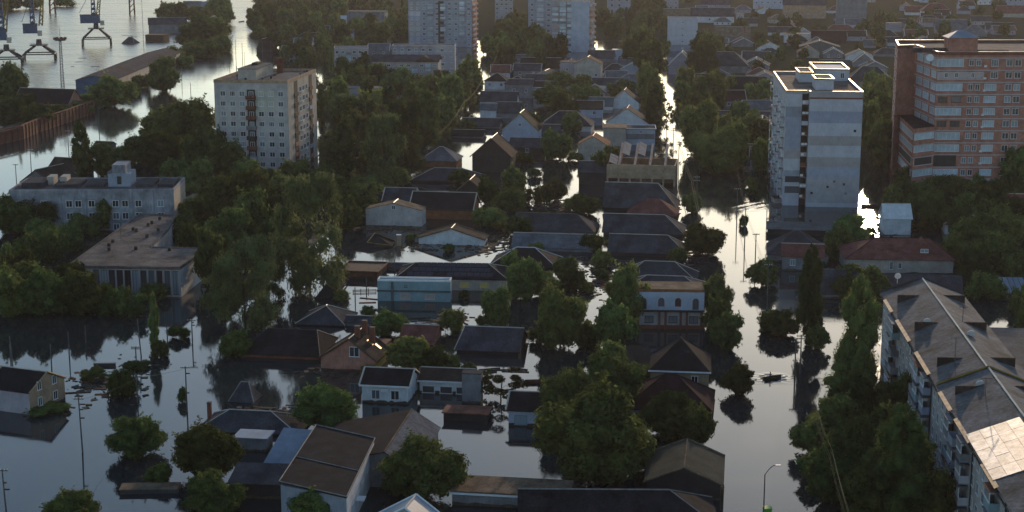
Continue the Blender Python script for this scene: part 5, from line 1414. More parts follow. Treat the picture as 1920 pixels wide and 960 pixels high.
rf5 = MB(); rf5.prism([(-.5, -.5, h_ + .6), (w_ + .5, -.5, h_ + .6), (w_ + .5, d_ / 2, h_ + 3), (-.5, d_ / 2, h_ + 3)], .2); rf5.prism([(-.5, d_ / 2, h_ + 3), (w_ + .5, d_ / 2, h_ + 3), (w_ + .5, d_ + .5, h_ + .6), (-.5, d_ + .5, h_ + .6)], .2)
rf5.build('pitched_roof', 'slate_mauve', b5)
MB().add([(w_ * .62, -.6, h_ + .6), (w_ * .98, -.6, h_ + .6), (w_ * .8, -.6, h_ + 2.9), (w_ * .8, d_ * .5, h_ + 2.9), (w_ * .62, d_ * .45, h_ + .6), (w_ * .98, d_ * .45, h_ + .6)], [(0, 1, 2), (1, 5, 3, 2), (0, 2, 3, 4)]).build('front_gable', 'brown_roof', b5)
b6 = block(588, 742, 200, 182, 16, 'wide low shop building with pale flat stepped roof', 'wide low shop building', R(-6), 'panel_beige', None, 1, 8)
w_, d_, h_, _ = b6['_dims']
MB().box(w_ * .12, d_ * .4, h_ + .13, w_ * .95, d_ * .95, h_ + 2.4).build('upper_storey', 'panel_beige', b6)
MB().box(w_ * .11, d_ * .38, h_ + 2.403, w_ * .96, d_ * .97, h_ + 2.6).build('upper_roof', 'slate_pale', b6)
block(1140, 1182, 35, -25, 12, 'lilac high block between trees at the top edge', None, 0, 'lilac_wall', None, 6, 3)
block(1243, 1272, 20, -20, 12, 'grey lilac block above the sandy orange roof', None, 0, 'lilac_wall', None, 4, 3)
block(1880, 1935, 26, -15, 12, 'pale grey block at the far top right edge', None, 0, 'panel_grey', None, 4, 6)
# ------------------------------------------------------------------ harbour
def crane(px, yb, spread, yport, cab, jib, label, flip=1, frame=None, tower='crane_blue'):
    """portal crane. spread: leg width in px, yport: portal top row, cab: (x0,x1,y0,y1) box, jib: (x0,y0,x1,y1) base/top of the yellow jib"""
    p = G(px, yb); s = scale_at(yb); D = p.y
    root = empty('portal_crane', p, R(12)); tag(root, label, 'crane', 'harbour portal cranes')
    hw = spread / 2 / s; hp = Zat(yport, D); kz = hp * .42
    leg = None
    for sx in (-1, 1):
        for sy in (-1, 1):
            mb = MB(); a = Vector((sx * hw, sy * hw * .8, GROUND_Z)); k = Vector((sx * hw * .97, sy * hw * .78, kz)); t = Vector((sx * hw * .22, sy * hw * .2, hp))
            mb.bar(a, k, .75); mb.bar(k, t, .75); mb.build('leg', 'crane_dark', root)
    rb = MB()
    for q in (-1, 1): rb.bar((-hw * .97, q * hw * .78, kz + .1), (hw * .97, q * hw * .78, kz + .1), .4); rb.bar((q * hw * .97, -hw * .78, kz + .1), (q * hw * .97, hw * .78, kz + .1), .4)
    rb.build('portal_ring', 'crane_dark', root)
    pl = MB().box(-hw * .55, -hw * .5, hp, hw * .55, hw * .5, hp + .35); 
    for i in range(9): pl.box(-hw * .55 + hw * 1.1 * i / 8 - .03, -hw * .5, hp + .353, -hw * .55 + hw * 1.1 * i / 8 + .03, -hw * .5 + .06, hp + 1.3)
    pl.box(-hw * .55, -hw * .5, hp + 1.303, hw * .55, -hw * .5 + .06, hp + 1.38); pl.build('platform', 'crane_dark', root)
    MB().tube((0, 0, hp + .36), (0, 0, hp + 3.0), 1.5, 1.2, 12).build('turntable', 'crane_dark', root)
    x0, x1, y0, y1 = cab
    c0, c1 = (x0 - px) / s, (x1 - px) / s; z0, z1 = Zat(y1, D), Zat(y0, D)
    cb = MB().box(c0, -2.2, max(z0, hp + 3.003), c1, 2.2, z1).build('machine_house', tower, root)
    MB().box(c0 - .2, -2.4, z1 + .003, c1 + .2, 2.4, z1 + .25).build('machine_house_roof', 'crane_dark', cb)
    MB().box(c1 + .02, -2.6, z0 - 1.2, c1 + 2.2, -.6, z0 + 1.4).build('cabin', 'trim_warm', root)
    tz = Zat(y0 - 60, D)
    tw = MB(); tx = (c0 + c1) / 2 + (c1 - c0) * .18
    for a in (-1, 1):
        for b in (-1, 1): tw.bar((tx + a * 1.0, b * 1.0, z1), (tx + a * .5, b * .5, z1 + 22), .45)
    for i in range(8):
        z = z1 + 2.6 * i; tw.bar((tx - .95 + i * .05, -.95 + i * .05, z), (tx + .95 - i * .05, -.95 + i * .05, z + 2.6), .3); tw.box(tx - .9, -.9, z, tx + .9, .9, z + 1.3) if i < 4 else None
    tw.build('tower_frame', tower, root)
    j = MB(); ja, jb = (jib[0] - px) / s, (jib[2] - px) / s; jz0, jz1 = Zat(jib[1], D), Zat(jib[3], D)
    d = Vector((jb - ja, 0, jz1 - jz0)); e = Vector((ja, 0, jz0)) + d * 2.2
    for a in (-.8, .8):
        for b in (-.8, .8): j.bar((ja + a, b, jz0), (e.x + a * .4, b * .4, e.z), .4)
    n = 14
    for i in range(n):
        t0, t1 = i / n, (i + 1) / n; sg = 1 if i % 2 else -1; k0, k1 = .8 - .5 * t0, .8 - .5 * t1
        q0 = Vector((ja, 0, jz0)).lerp(e, t0); q1 = Vector((ja, 0, jz0)).lerp(e, t1)
        for b in (-1, 1): j.bar(q0 + Vector((-sg * k0, b * k0, 0)), q1 + Vector((sg * k1, b * k1, 0)), .25)
    j.build('jib', 'crane_yellow', root)
    cwt = MB(); cwt.bar((tx, 0, z1 + 14), (c0 - .5, 0, z1 + 1), .18); cwt.build('stay', 'crane_dark', root)
    return root
crane(182, 85, 52, 54, (154, 190, 28, 43), (186, 30, 190, 0), 'rightmost blue harbour crane standing on four legs in open water')
crane(75, 112, 58, 85, (48, 74, 45, 62), (80, 48, 85, 0), 'middle blue harbour crane with yellow jib beside the lighting mast')
crane(14, 120, 56, 95, (-10, 16, 55, 75), (13, 60, 20, 0), 'blue harbour crane cut by the left edge')
def crane_columns(px, yb, wd, label):
    p = G(px, yb); s = scale_at(yb)
    root = empty('portal_crane', p, R(10)); tag(root, label, 'crane', 'harbour portal cranes')
    h = wd / s / 2
    for sx in (-1, 1):
        for sy in (-1, 1): MB().bar((sx * h, sy * h, GROUND_Z), (sx * h * .8, sy * h * .8, 30), .9).build('leg', 'rust', root)
    b = MB()
    for i in range(8):
        z = 1 + 3.5 * i
        for q in (-1, 1): b.bar((-h, q * h, z), (h, q * h, z + 3.4), .35)
    b.build('bracing', 'rust', root)
    MB().box(-h * 1.6, -h * 1.6, 30.003, h * 1.6, h * 1.6, 33).build('machine_house', 'crane_dark', root)
crane_columns(99, 24, 10, 'rust-brown far crane legs at the top edge above the cranes')
crane_columns(248, 27, 9, 'dark far crane legs at the top edge near the tall pole')

def warehouse():
    A, B = G(143, 178), G(283, 120)
    ax = (B - A); rz = math.atan2(ax.y, ax.x); L = ax.length * .97; w = 15; ze = Zat(150, A.y); zr = ze + 1.9
    # ridge runs along local x; front long wall faces the canal
    off = Vector((math.sin(rz), -math.cos(rz), 0)) * w
    o = A + Vector((0, 0, 0))
    root = empty('warehouse', (o.x, o.y, 0), rz - math.pi / 2 * 0); tag(root, 'long grey-blue harbour warehouse with mauve sheet roof on the river', 'warehouse')
    f = MB().box(0, -w, GROUND_Z, L, 0, ze).build('wall', 'crane_blue', root)
    MB().box(.1, -w - .06, GROUND_Z, L - .1, -w - .004, ze - .2).build('front_wall', 'beige_wall', root)
    MB().add([(0, -w, ze), (0, 0, ze), (0, -w / 2, zr - .1), (.2, -w, ze), (.2, 0, ze), (.2, -w / 2, zr - .1)], [(0, 2, 1), (3, 4, 5), (0, 3, 5, 2), (2, 5, 4, 1)]).build('gable', 'crane_blue', root)
    n = 16
    me = {}
    for i in range(n):
        a, b = -.4 + (L + .8) * i / n, -.4 + (L + .8) * (i + 1) / n
        for sd_ in (0, 1):
            y0 = -w - .5 if sd_ == 0 else .5
            pts = [(0, y0, ze - .1), (b - a - .06, y0, ze - .1), (b - a - .06, -w / 2, zr), (0, -w / 2, zr)]
            if sd_: pts = pts[::-1]
            if sd_ not in me:
                me[sd_] = [MB().prism(pts, .12).mesh('roof_sheet') for _ in range(2)]
                me[sd_][0].materials.append(M['slate_mauve']); me[sd_][1].materials.append(M['brown_roof'])
            obj('roof_sheet', me[sd_][1 if trng.random() < .18 else 0], None, root, (a, 0, trng.uniform(0, .02)))
    LANDMARKS.append(('long harbour warehouse', 215, 178))
warehouse()

def dock_wall():
    root = None
    pts = [(-20, 275), (40, 262), (72, 248), (120, 232), (176, 212)]
    P = [G(*p) for p in pts]
    root = empty('dock_wall', P[0], 0); tag(root, 'rusty red-brown sheet pile dock wall beside the canal at left', 'wall')
    o = P[0]
    for i in range(4):
        a, b = P[i] - o, P[i + 1] - o; d = b - a; n = int(d.length / 1.6); an = math.atan2(d.y, d.x)
        for k in range(n):
            q = a + d * (k / n); m = MB().box(0, -.35 if k % 2 else 0, GROUND_Z, d.length / n + .02, .4, 4.0 + (.35 if i % 2 else 0)); m.build('sheet_pile', 'rust', root, (q.x, q.y, 0), an)
        MB().bar(Vector((a.x, a.y, 4.5)), Vector((b.x, b.y, 4.5)), .4).build('cap_rail', 'rust', root)
        MB().box(0, .45, GROUND_Z, d.length, 9, 2.6).build('quay', 'wood', root, (a.x, a.y, 0), an)
    LANDMARKS.append(('rusty dock wall', 80, 262))
dock_wall()

def mast(px, yb, yt, crown=True):
    p = G(px, yb); h = Zat(yt, p.y)
    root = empty('lighting_mast', p); tag(root, 'tall white lattice lighting mast with a ring of floodlights', 'mast')
    mb = MB(); r0, r1 = .9, .5
    for i in range(4):
        a = math.pi / 4 + i * math.pi / 2
        mb.bar((r0 * math.cos(a), r0 * math.sin(a), GROUND_Z), (r1 * math.cos(a), r1 * math.sin(a), h), .16)
    n = 18
    for k in range(n):
        z0, z1 = h * k / n, h * (k + 1) / n; q0, q1 = r0 + (r1 - r0) * k / n, r0 + (r1 - r0) * (k + 1) / n
        for i in range(4):
            a, b = math.pi / 4 + i * math.pi / 2, math.pi / 4 + (i + 1) * math.pi / 2
            mb.bar((q0 * math.cos(a), q0 * math.sin(a), z0), (q1 * math.cos(b), q1 * math.sin(b), z1), .1)
    mb.build('lattice', 'panel_beige', root)
    MB().tube((0, 0, h), (0, 0, h + .4), 2.3, 2.3, 12).build('platform', 'crane_dark', root)
    for i in range(8):
        a = i * math.pi / 4; MB().box(-.4, -.4, h + .42, .4, .4, h + 1.3).build('floodlight', 'rust', root, (2.3 * math.cos(a), 2.3 * math.sin(a), 0), a)
    MB().tube((0, 0, h), (0, 0, h + 6), .12, .04).build('lightning_rod', 'pole_grey', root)
mast(118, 170, 76)

# ------------------------------------------------------------------ poles, lamp, cables
POLES = []
def pole(px, yb, yt, arms=1, lean=0.0, wood=True, knobs=0):
    p = G(px, yb); h = max(Zat(yt, p.y), 2.5)
    root = empty('utility_pole', p); root['category'] = 'utility pole'; root['group'] = 'utility poles standing in the flood'
    top = Vector((lean * h, 0, h))
    r = .10 + .004 * 0
    MB().tube(Vector((-lean * 2, 0, GROUND_Z)), top, .13, .09, 6).build('shaft', 'pole_grey', root)
    for a in range(arms):
        q = top * (1 - .07 * a - .03)
        c_ = MB().bar((q.x - .75, 0, q.z), (q.x + .75, 0, q.z), .1).build('crossarm', 'wood', root)
        ib = MB()
        for x in (-.65, -.25, .25, .65): ib.box(q.x + x - .05, -.05, q.z + .052, q.x + x + .05, .05, q.z + .24)
        ib.build('insulator', 'dish_white', c_)
    rr = random.Random(int(px))
    if knobs:
        kb = MB()
        for i in range(knobs):
            z = h * rr.uniform(.15, .95); kb.box(lean * z + .1, -.1, z, lean * z + rr.uniform(.3, .9), .1, z + .15)
        kb.build('bracket', 'dark_wall', root)
    POLES.append((root, px, yb))
    return root
for a in [(155, 848, 745, 1, -.02, True, 3), (351, 772, 687, 1, 0, True, 2), (361, 645, 600, 1, 0, True, 2), (256, 690, 650, 2), (130, 667, 622, 0), (97, 692, 645, 0), (25, 694, 630, 0, -.05), (21, 690, 645, 0),
          (161, 643, 610, 0), (258, 755, 705), (12, 962, 880, 1, -.03, True, 2), (265, 668, 598, 0, -.06), (314, 640, 612, 0), (1272, 325, 265, 2), (1285, 335, 302, 2), (1309, 425, 330, 2, -.05), (1381, 424, 353, 1),
          (1396, 460, 390, 1), (1416, 492, 438, 1), (1438, 580, 495, 1), (1322, 470, 425, 1), (1500, 700, 628, 2), (1236, 235, 195, 1), (1262, 290, 240, 2),
          (31, 343, 308), (59, 325, 280), (129, 288, 245), (187, 262, 200, 0), (431, 132, 98, 0), (443, 124, 74, 0), (455, 122, 80, 0), (358, 182, 155, 0), (341, 155, 128, 0), (327, 97, 40, 0), (270, 97, -5, 0), (995, 348, 318, 0), (666, 562, 540, 0), (687, 540, 520, 0), (1056, 300, 262, 1),
          (740, 508, 492, 0), (1395, 100, 62, 1), (1490, 705, 640, 1)]:
    pole(*a)

def lamp(px, yb, yt):
    p = G(px, yb); h = Zat(yt, p.y)
    root = empty('street_lamp', p); tag(root, 'slender street lamp with curved arm beside the flooded street at the bottom', 'street lamp')
    MB().tube((0, 0, GROUND_Z), (0, 0, h - 1.2), .11, .07, 8).build('shaft', 'pole_grey', root)
    mb = MB(); pr = Vector((0, 0, h - 1.25))
    for t in (.3, .6, .85, 1.0): q = Vector((1.3 * t, 0, h - 1.2 + 1.2 * math.sin(t * math.pi / 2))); mb.tube(pr, q, .05, n=6); pr = q
    mb.build('arm', 'pole_grey', root)
    MB().box(1.2, -.14, h - .12, 1.9, .14, h + .02).build('lamp_head', 'dish_white', root)
lamp(1431, 985, 872)

def cable(name, pts, r, label, n=18, strands=1, spread=.5, cat='cable', group='overhead power lines'):
    root = empty('power_line', pts[0]); tag(root, label, cat, group); o = Vector(pts[0])
    rr = random.Random(7)
    for s_ in range(strands):
        off = Vector((rr.uniform(-1, 1), rr.uniform(-.3, .3), rr.uniform(-1, 1))) * spread * (1 if strands > 1 else 0)
        mb = MB()
        for a, b in zip(pts[:-1], pts[1:]):
            a, b = Vector(a) + off, Vector(b) + off; sag = (b - a).length * .018; pr = None
            for i in range(n + 1):
                t = i / n; q = a.lerp(b, t) - Vector((0, 0, sag * 4 * t * (1 - t))) - o
                if pr is not None: mb.tube(pr, q, r, n=4)
                pr = q
        mb.build('wire', 'cable', root)
cable('a', [G(936, 92, 9), G(905, 150, 8.5), G(872, 190, 8), G(822, 250, 7.5)] , .028, 'bundle of golden sunlit overhead cables along the left flooded street', strands=3, spread=.5)
cable('b', [G(1205, 135, 9), G(1218, 175, 8), G(1242, 215, 8), G(1275, 262, 7.5), G(1300, 335, 7), G(1322, 425, 7)], .03, 'sunlit overhead cables along the right flooded street', strands=4, spread=.6)
cable('c', [G(1536, 770, 8), G(1565, 850, 8), G(1600, 975, 8)], .016, 'thin pale cables crossing the dark trees at lower right', strands=6, spread=.7)
cable('d', [G(470, 520, 8), G(515, 450, 8)], .03, 'short golden cables crossing the crown of the left willow', strands=3, spread=.6)
cable('e', [G(1620, 50, 10), G(1655, 85, 9)], .045, 'golden sunlit cables beside the tall blank grey building', strands=4, spread=.8)

# ------------------------------------------------------------------ boats and floating things
def boat(px, py, length, label, m='boat_dark', rz=0.0):
    p = G(px, py); root = empty('rowing_boat', p, rz); tag(root, label, 'boat')
    L = length / 2; sec = [(-L, .35, .5), (-L * .5, .62, .42), (L * .3, .62, .42), (L * .8, .3, .5), (L, .02, .62)]
    vs = []
    for x, hw, hh in sec: vs += [(x, -hw, hh), (x, -hw * .6, -.1), (x, hw * .6, -.1), (x, hw, hh), (x, hw * .85, hh - .02), (x, hw * .5, .05), (x, -hw * .5, .05), (x, -hw * .85, hh - .02)]
    fs = []
    for i in range(4):
        for k in range(8): fs.append((i * 8 + k, i * 8 + (k + 1) % 8, (i + 1) * 8 + (k + 1) % 8, (i + 1) * 8 + k))
    fs += [tuple(range(7, -1, -1)), tuple(range(32, 40))]
    MB().add(vs, fs).build('hull', m, root)
    th = MB(); th.box(-L * .5, -.5, .22, -L * .35, .5, .28); th.box(L * .15, -.5, .22, L * .3, .5, .28); th.build('thwart', 'wood', root)
    return root

def person(px, py, dx, z, rz, label, shirt='boat_dark', trousers='dark_wall'):
    """seated figure: one skinned body with arms, head with hair"""
    p = G(px, py)
    root = empty('person', (p.x + dx, p.y, z), rz); tag(root, label, 'person')
    J = {'pelvis': (0, 0, .1, .15), 'waist': (0, .02, .3, .14), 'chest': (0, .03, .5, .16), 'neck': (0, .02, .66, .06), 'head': (0, 0, .76, .09), 'top': (0, 0, .86, .085)}
    for s in (-1, 1):
        n = 'l' if s < 0 else 'r'
        J['sh' + n] = (s * .19, .03, .58, .06); J['el' + n] = (s * .25, -.1, .36, .045); J['wr' + n] = (s * .16, -.32, .28, .035); J['ha' + n] = (s * .14, -.40, .28, .03)
        for i, q in enumerate((-.03, -.01, .01, .03)): J[f'f{i}{n}'] = (s * .14 + q, -.48 + abs(q) * .6, .25, .010)
        J['th' + n] = (s * .14 - s * .05, -.42, .30, .011)
        J['hi' + n] = (s * .1, -.02, .08, .09); J['kn' + n] = (s * .13, -.42, .12, .065); J['an' + n] = (s * .13, -.46, -.24, .045); J['to' + n] = (s * .13, -.62, -.27, .04)
    E = [('pelvis', 'waist'), ('waist', 'chest'), ('chest', 'neck'), ('neck', 'head'), ('head', 'top')]
    for n in 'lr': E += [('chest', 'sh' + n), ('sh' + n, 'el' + n), ('el' + n, 'wr' + n), ('wr' + n, 'ha' + n), ('ha' + n, 'th' + n), ('pelvis', 'hi' + n), ('hi' + n, 'kn' + n), ('kn' + n, 'an' + n), ('an' + n, 'to' + n)] + [('ha' + n, f'f{i}{n}') for i in range(4)]
    ks = list(J); me = bpy.data.meshes.new('body'); me.from_pydata([J[k][:3] for k in ks], [(ks.index(a), ks.index(b)) for a, b in E], [])
    o = obj('body', me, shirt, root)
    md = o.modifiers.new('skin', 'SKIN'); me.skin_vertices.data if False else None
    for k, v in zip(ks, o.data.skin_vertices[0].data): v.radius = (J[k][3],) * 2; v.use_root = (k == 'pelvis')
    o.modifiers.new('sub', 'SUBSURF').levels = 1
    hb = bpy.data.meshes.new('head'); b = bmesh.new(); bmesh.ops.create_icosphere(b, subdivisions=2, radius=.115)
    for v in b.verts: v.co.z *= 1.2; v.co += Vector((0, -.01, .80))
    b.to_mesh(hb); b.free(); obj('head', hb, 'skin', root)
    hh = bpy.data.meshes.new('hair'); b = bmesh.new(); bmesh.ops.create_icosphere(b, subdivisions=2, radius=.125)
    bmesh.ops.bisect_plane(b, geom=b.verts[:] + b.edges[:] + b.faces[:], plane_co=(0, 0, .01), plane_no=(0, -.5, 1), clear_inner=True)
    for v in b.verts: v.co += Vector((0, .005, .83))
    b.to_mesh(hh); b.free(); obj('hair', hh, 'boat_dark', root)
    return root
boat(1448, 711, 3.4, 'small dark boat carrying one person on the flooded street', 'boat_dark', R(25))
def ripple_patch(px, py, wd, dp):
    p = G(px, py); nx, ny = 40, 16; v = []
    for j in range(ny + 1):
        for i in range(nx + 1):
            x, y = (i / nx - .5) * wd, (j / ny - .5) * dp; r_ = math.hypot(x / wd, y / dp) * 2
            v.append((x, y, .012 + .05 * max(0, 1 - r_) * (1 + math.sin(y * 5 + x * 1.3)) ))
    f_ = [(j * (nx + 1) + i, j * (nx + 1) + i + 1, (j + 1) * (nx + 1) + i + 1, (j + 1) * (nx + 1) + i) for j in range(ny) for i in range(nx)]
    o = MB().add(v, f_).build('water_ripples', 'water', None, p); o['kind'] = 'stuff'
ripple_patch(1447, 709, 7.5, 7)
ripple_patch(1408, 386, 13, 16)  # ripples added away from any boat to catch the sun's glint
person(1444, 711, 0, .3, R(80), 'dark clothed person sitting in the small boat on the flooded street')
boat(1003, 718, 3.2, 'reddish-brown boat half sunk near the wide mauve roof', 'rust', R(4))
boat(453, 41, 7.0, 'dark boat far up the canal at the top', 'boat_dark', R(70))
boat(467, 46, 5.0, 'smaller dark boat behind the far canal boat', 'boat_dark', R(80))

def floating_roof(pts, ze, zr, label, rm, verge, rz=None):
    """small roof floating tilted: pts = four picture corners of the sunlit slope"""
    P = [G(px, py, z) for (px, py, z) in pts]
    o = P[0].copy(); o.z = 0
    root = empty('floating_roof', o); tag(root, label, 'roof')
    Q = [p - o for p in P]
    MB().prism(Q, .15).build('roof', rm, root)
    back = Q[0] * .5 + Q[3] * .5
    d = (Q[0] - Q[1])
    # second slope falls the other way from the ridge Q[0]-Q[3]
    k = Vector((d.x * .9, -d.y * .3 - 2.0, 0)); MB().prism([Q[3], Q[3] + Vector((-abs(d.x) * .9, -1.5, -Q[3].z + .1)), Q[0] + Vector((-abs(d.x) * .9, -1.5, -Q[0].z + .1)), Q[0]], .12).build('rear_slope', 'dark_roof', root)
    # gable boarding closing the near end under both slopes
    a, b_, c_ = Q[0], Q[1], Q[0] + Vector((-abs(d.x) * .9, -1.5, -Q[0].z + .1))
    MB().add([a, b_, c_, a + Vector((.05, .2, -.05)), b_ + Vector((0, .2, 0)), c_ + Vector((0, .2, 0)), (b_.x, b_.y, GROUND_Z), (c_.x, c_.y, GROUND_Z)], [(0, 2, 1), (3, 4, 5), (2, 7, 6, 1)]).build('gable', 'dark_wall', root)
    vb = MB()
    for i in range(4): vb.bar(Q[i] + Vector((0, 0, .06)), Q[(i + 1) % 4] + Vector((0, 0, .06)), .16) if i != 1 else None
    vb.build('verge_board', verge, root)
floating_roof([(612, 533, 2.6), (637, 550, .6), (653, 525, .5), (630, 510, 2.6)], .3, 2, 'tilted floating shed roof edged with bright sunlit boards beside the left willow', 'dark_roof', 'trim_metal')
floating_roof([(688, 455, 1.2), (735, 461, .3), (742, 452, .4), (703, 437, 2.3)], .3, 2, 'tilted floating dark roof with lit left verge below the pale damaged house', 'dark_roof', 'trim_metal')
def tent_roof(px, yb, wpx, yt, label, m='slate'):
    p = G(px, yb); s = scale_at(yb); h = wpx / s / 2; z = Zat(yt, p.y + h * .6)
    root = empty('floating_roof', p, R(-10)); tag(root, label, 'roof')
    MB().add([(-h, -h, .05), (h, -h, .05), (h, h, .05), (-h, h, .05), (-.3 * h, 0, z), (.3 * h, 0, z)], [(0, 1, 5, 4), (1, 2, 5), (2, 3, 4, 5), (3, 0, 4), (3, 2, 1, 0)]).build('roof', m, root)
    rb = MB(); rb.bar((-.3 * h, 0, z + .05), (.3 * h, 0, z + .05), .16)
    for a, b in ((-1, -1), (1, -1)): rb.bar((a * .3 * h, 0, z + .04), (a * h, b * h, .1), .14)
    rb.build('ridge_cap', 'trim_grey', root)
tent_roof(460, 748, 50, 712, 'little pavilion roof with white ridge lines poking out below the left willow')
tent_roof(245, 81, 26, 69, 'small dark tent-like roof floating in the harbour')
tent_roof(855, 598, 38, 582, 'small tipped dark roof near the turquoise building', 'dark_roof')
def box_float(px, py, wpx, hpx, d, label, m1='rust', m2='tan_roof'):
    p = G(px, py); s = scale_at(py); w = wpx / s; h = hpx / s
    root = empty('floating_container', p, R(3)); tag(root, label, 'container')
    MB().box(-w / 2, 0, -.5, w / 2, d, h).build('wall', m1, root); MB().box(-w / 2 - .08, -.08, h + .003, w / 2 + .08, d + .08, h + .12).build('roof', m2, root)
    rb = MB()
    for i in range(9): rb.box(-w / 2 + w * (i + .5) / 9 - .05, -.05, 0, -w / 2 + w * (i + .5) / 9 + .05, -.004, h)
    rb.build('wall_rib', m1, root)
box_float(279, 926, 108, 8, 2.4, 'long low floating container with rusty tan top at the lower left', 'crane_dark', 'tan_roof')
box_float(196, 687, 40, 4, .5, 'dark floating beam in open water near the tilted bare trunk', 'crane_dark', 'crane_dark')
box_float(748, 461, 8, 20, .8, 'tiny brick chimney sticking out of water beside the tilted roof', 'brick_tan', 'trim_white')
box_float(1470, 381, 36, 9, 4, 'pinkish kiosk leaning against the foot of the white tower', 'pink_wall', 'brown_roof')
box_float(1645, 388, 60, 4, 1.0, 'low dark jetty crossing the sun glare beside the white tower', 'dark_wall', 'dark_wall')
box_float(1440, 962, 14, 7, 1.0, 'small bright green box at the bottom edge near the street lamp', 'bright_green', 'bright_green')

# planks and debris
rng = random.Random(21)
DEBRIS = []
def plank(px, py, L, rz):
    p = G(px, py); o = MB().box(-L / 2, -.22, -.05, L / 2, .22, .12).build('floating_plank', rng.choice(['wood', 'dark_wall', 'rust']), None, p, rz)
    o['category'] = 'plank'; o['label'] = ''; o['group'] = 'planks floating on the flood'; DEBRIS.append((o, px, py)); return o
for (x0, y0, x1, y1, n) in ((690, 425, 780, 435, 10), (900, 440, 960, 470, 10), (1000, 375, 1075, 398, 12), (960, 300, 1040, 305, 4), (1110, 490, 1150, 545, 10), (1015, 620, 1110, 632, 5), (780, 590, 850, 612, 5), (140, 700, 260, 745, 12), (470, 765, 560, 775, 8), (620, 690, 690, 705, 6),
                            (1640, 400, 1700, 430, 6), (1285, 470, 1330, 500, 3), (900, 690, 990, 700, 5), (680, 560, 700, 580, 2), (780, 465, 800, 470, 2), (940, 640, 985, 700, 4), (230, 85, 290, 60, 4), (120, 105, 190, 130, 4)):
    for i in range(n): plank(rng.uniform(x0, x1), rng.uniform(y0, y1), rng.uniform(1.2, 4.5), rng.uniform(-.5, .5))

# drifting scraps, too many and too small to count
def scraps(name, pts, n, spread, m, seed):
    r = random.Random(seed); mb = MB(); o = G(*pts[0])
    for i in range(n):
        p = G(*pts[r.randrange(len(pts))]) - o; s = scale_at(pts[0][1])
        x, y = p.x + r.gauss(0, spread[0]), p.y + r.gauss(0, spread[1]); L = r.uniform(.12, .7); W_ = L * r.uniform(.2, .8); a = r.uniform(0, 3.14)
        c_, s_ = math.cos(a), math.sin(a); q = [(x + u * L * c_ - v * W_ * s_, y + u * L * s_ + v * W_ * c_) for u, v in ((-1, -1), (1, -.8), (.9, 1), (-1.1, .8))]
        mb.extr(q, -.03, r.uniform(.02, .14))
    ob = mb.build('floating_debris', m, None, o); ob['kind'] = 'stuff'
scraps('a', [(700, 428), (760, 432), (800, 462), (880, 462)], 220, (4, 3), 'wood', 1)
scraps('b', [(1115, 500), (1135, 525), (1120, 545)], 200, (2.5, 5), 'dark_wall', 2)
scraps('c', [(180, 712), (160, 722), (215, 735), (250, 690)], 160, (2.5, 4), 'bark', 3)
scraps('d', [(920, 450), (950, 462), (905, 470)], 180, (3, 4), 'wood', 4)
scraps('e', [(1010, 380), (1060, 392), (1030, 388)], 220, (4, 3), 'wood', 5)
scraps('f', [(1640, 410), (1665, 425), (1650, 436)], 150, (3, 4), 'dark_wall', 6)
scraps('g', [(640, 700), (680, 705), (490, 772), (540, 772)], 200, (3, 2), 'wood', 7)
scraps('h', [(980, 628), (1060, 622), (830, 600), (1080, 627)], 220, (4, 2.5), 'bark', 8)
scraps('i', [(1240, 300), (1262, 380), (1290, 480)], 140, (2, 8), 'dark_wall', 9)
def fence_line(p0, p1, label):
    a, b = G(*p0), G(*p1); d = b - a; n = max(3, int(d.length / 1.4)); root = empty('flooded_fence', a); tag(root, label, 'fence')
    for i in range(n + 1): q = d * (i / n); MB().box(q.x - .06, q.y - .06, GROUND_Z, q.x + .06, q.y + .06, .55 + .12 * (i % 3)).build('post', 'wood', root)
    for i in range(n):
        q0, q1 = d * (i / n), d * ((i + 1) / n)
        for z in (.18, .42): MB().bar((q0.x, q0.y - .08, z), (q1.x, q1.y - .08, z), .1).build('rail', 'wood', root)
fence_line((850, 632), (1000, 628), 'flooded fence top running behind the wide grey-mauve roof')
fence_line((662, 548), (705, 547), 'short flooded fence left of the turquoise building')
fence_line((1010, 604), (1190, 622), 'long flooded fence top left of the white two-storey house')
fence_line((905, 455), (960, 452), 'flooded fence top right of the flooded white gable')
fence_line((965, 303), (1040, 300), 'dark flooded fence top by the dark timber gable house')
fence_line((780, 612), (850, 606), 'flooded fence behind the faded red roof')
cable('f', [G(1381, 355, 0) * .995 + Vector((0, 0, 7)), G(1416, 440, 7), G(1438, 497, 6.5)], .02, 'thin overhead cable over the middle of the right flooded street', strands=2, spread=.4)
cable('g', [G(351, 690, 6.3), G(258, 708, 4), G(155, 748, 7.5)], .018, 'thin overhead cable crossing the open water at left')
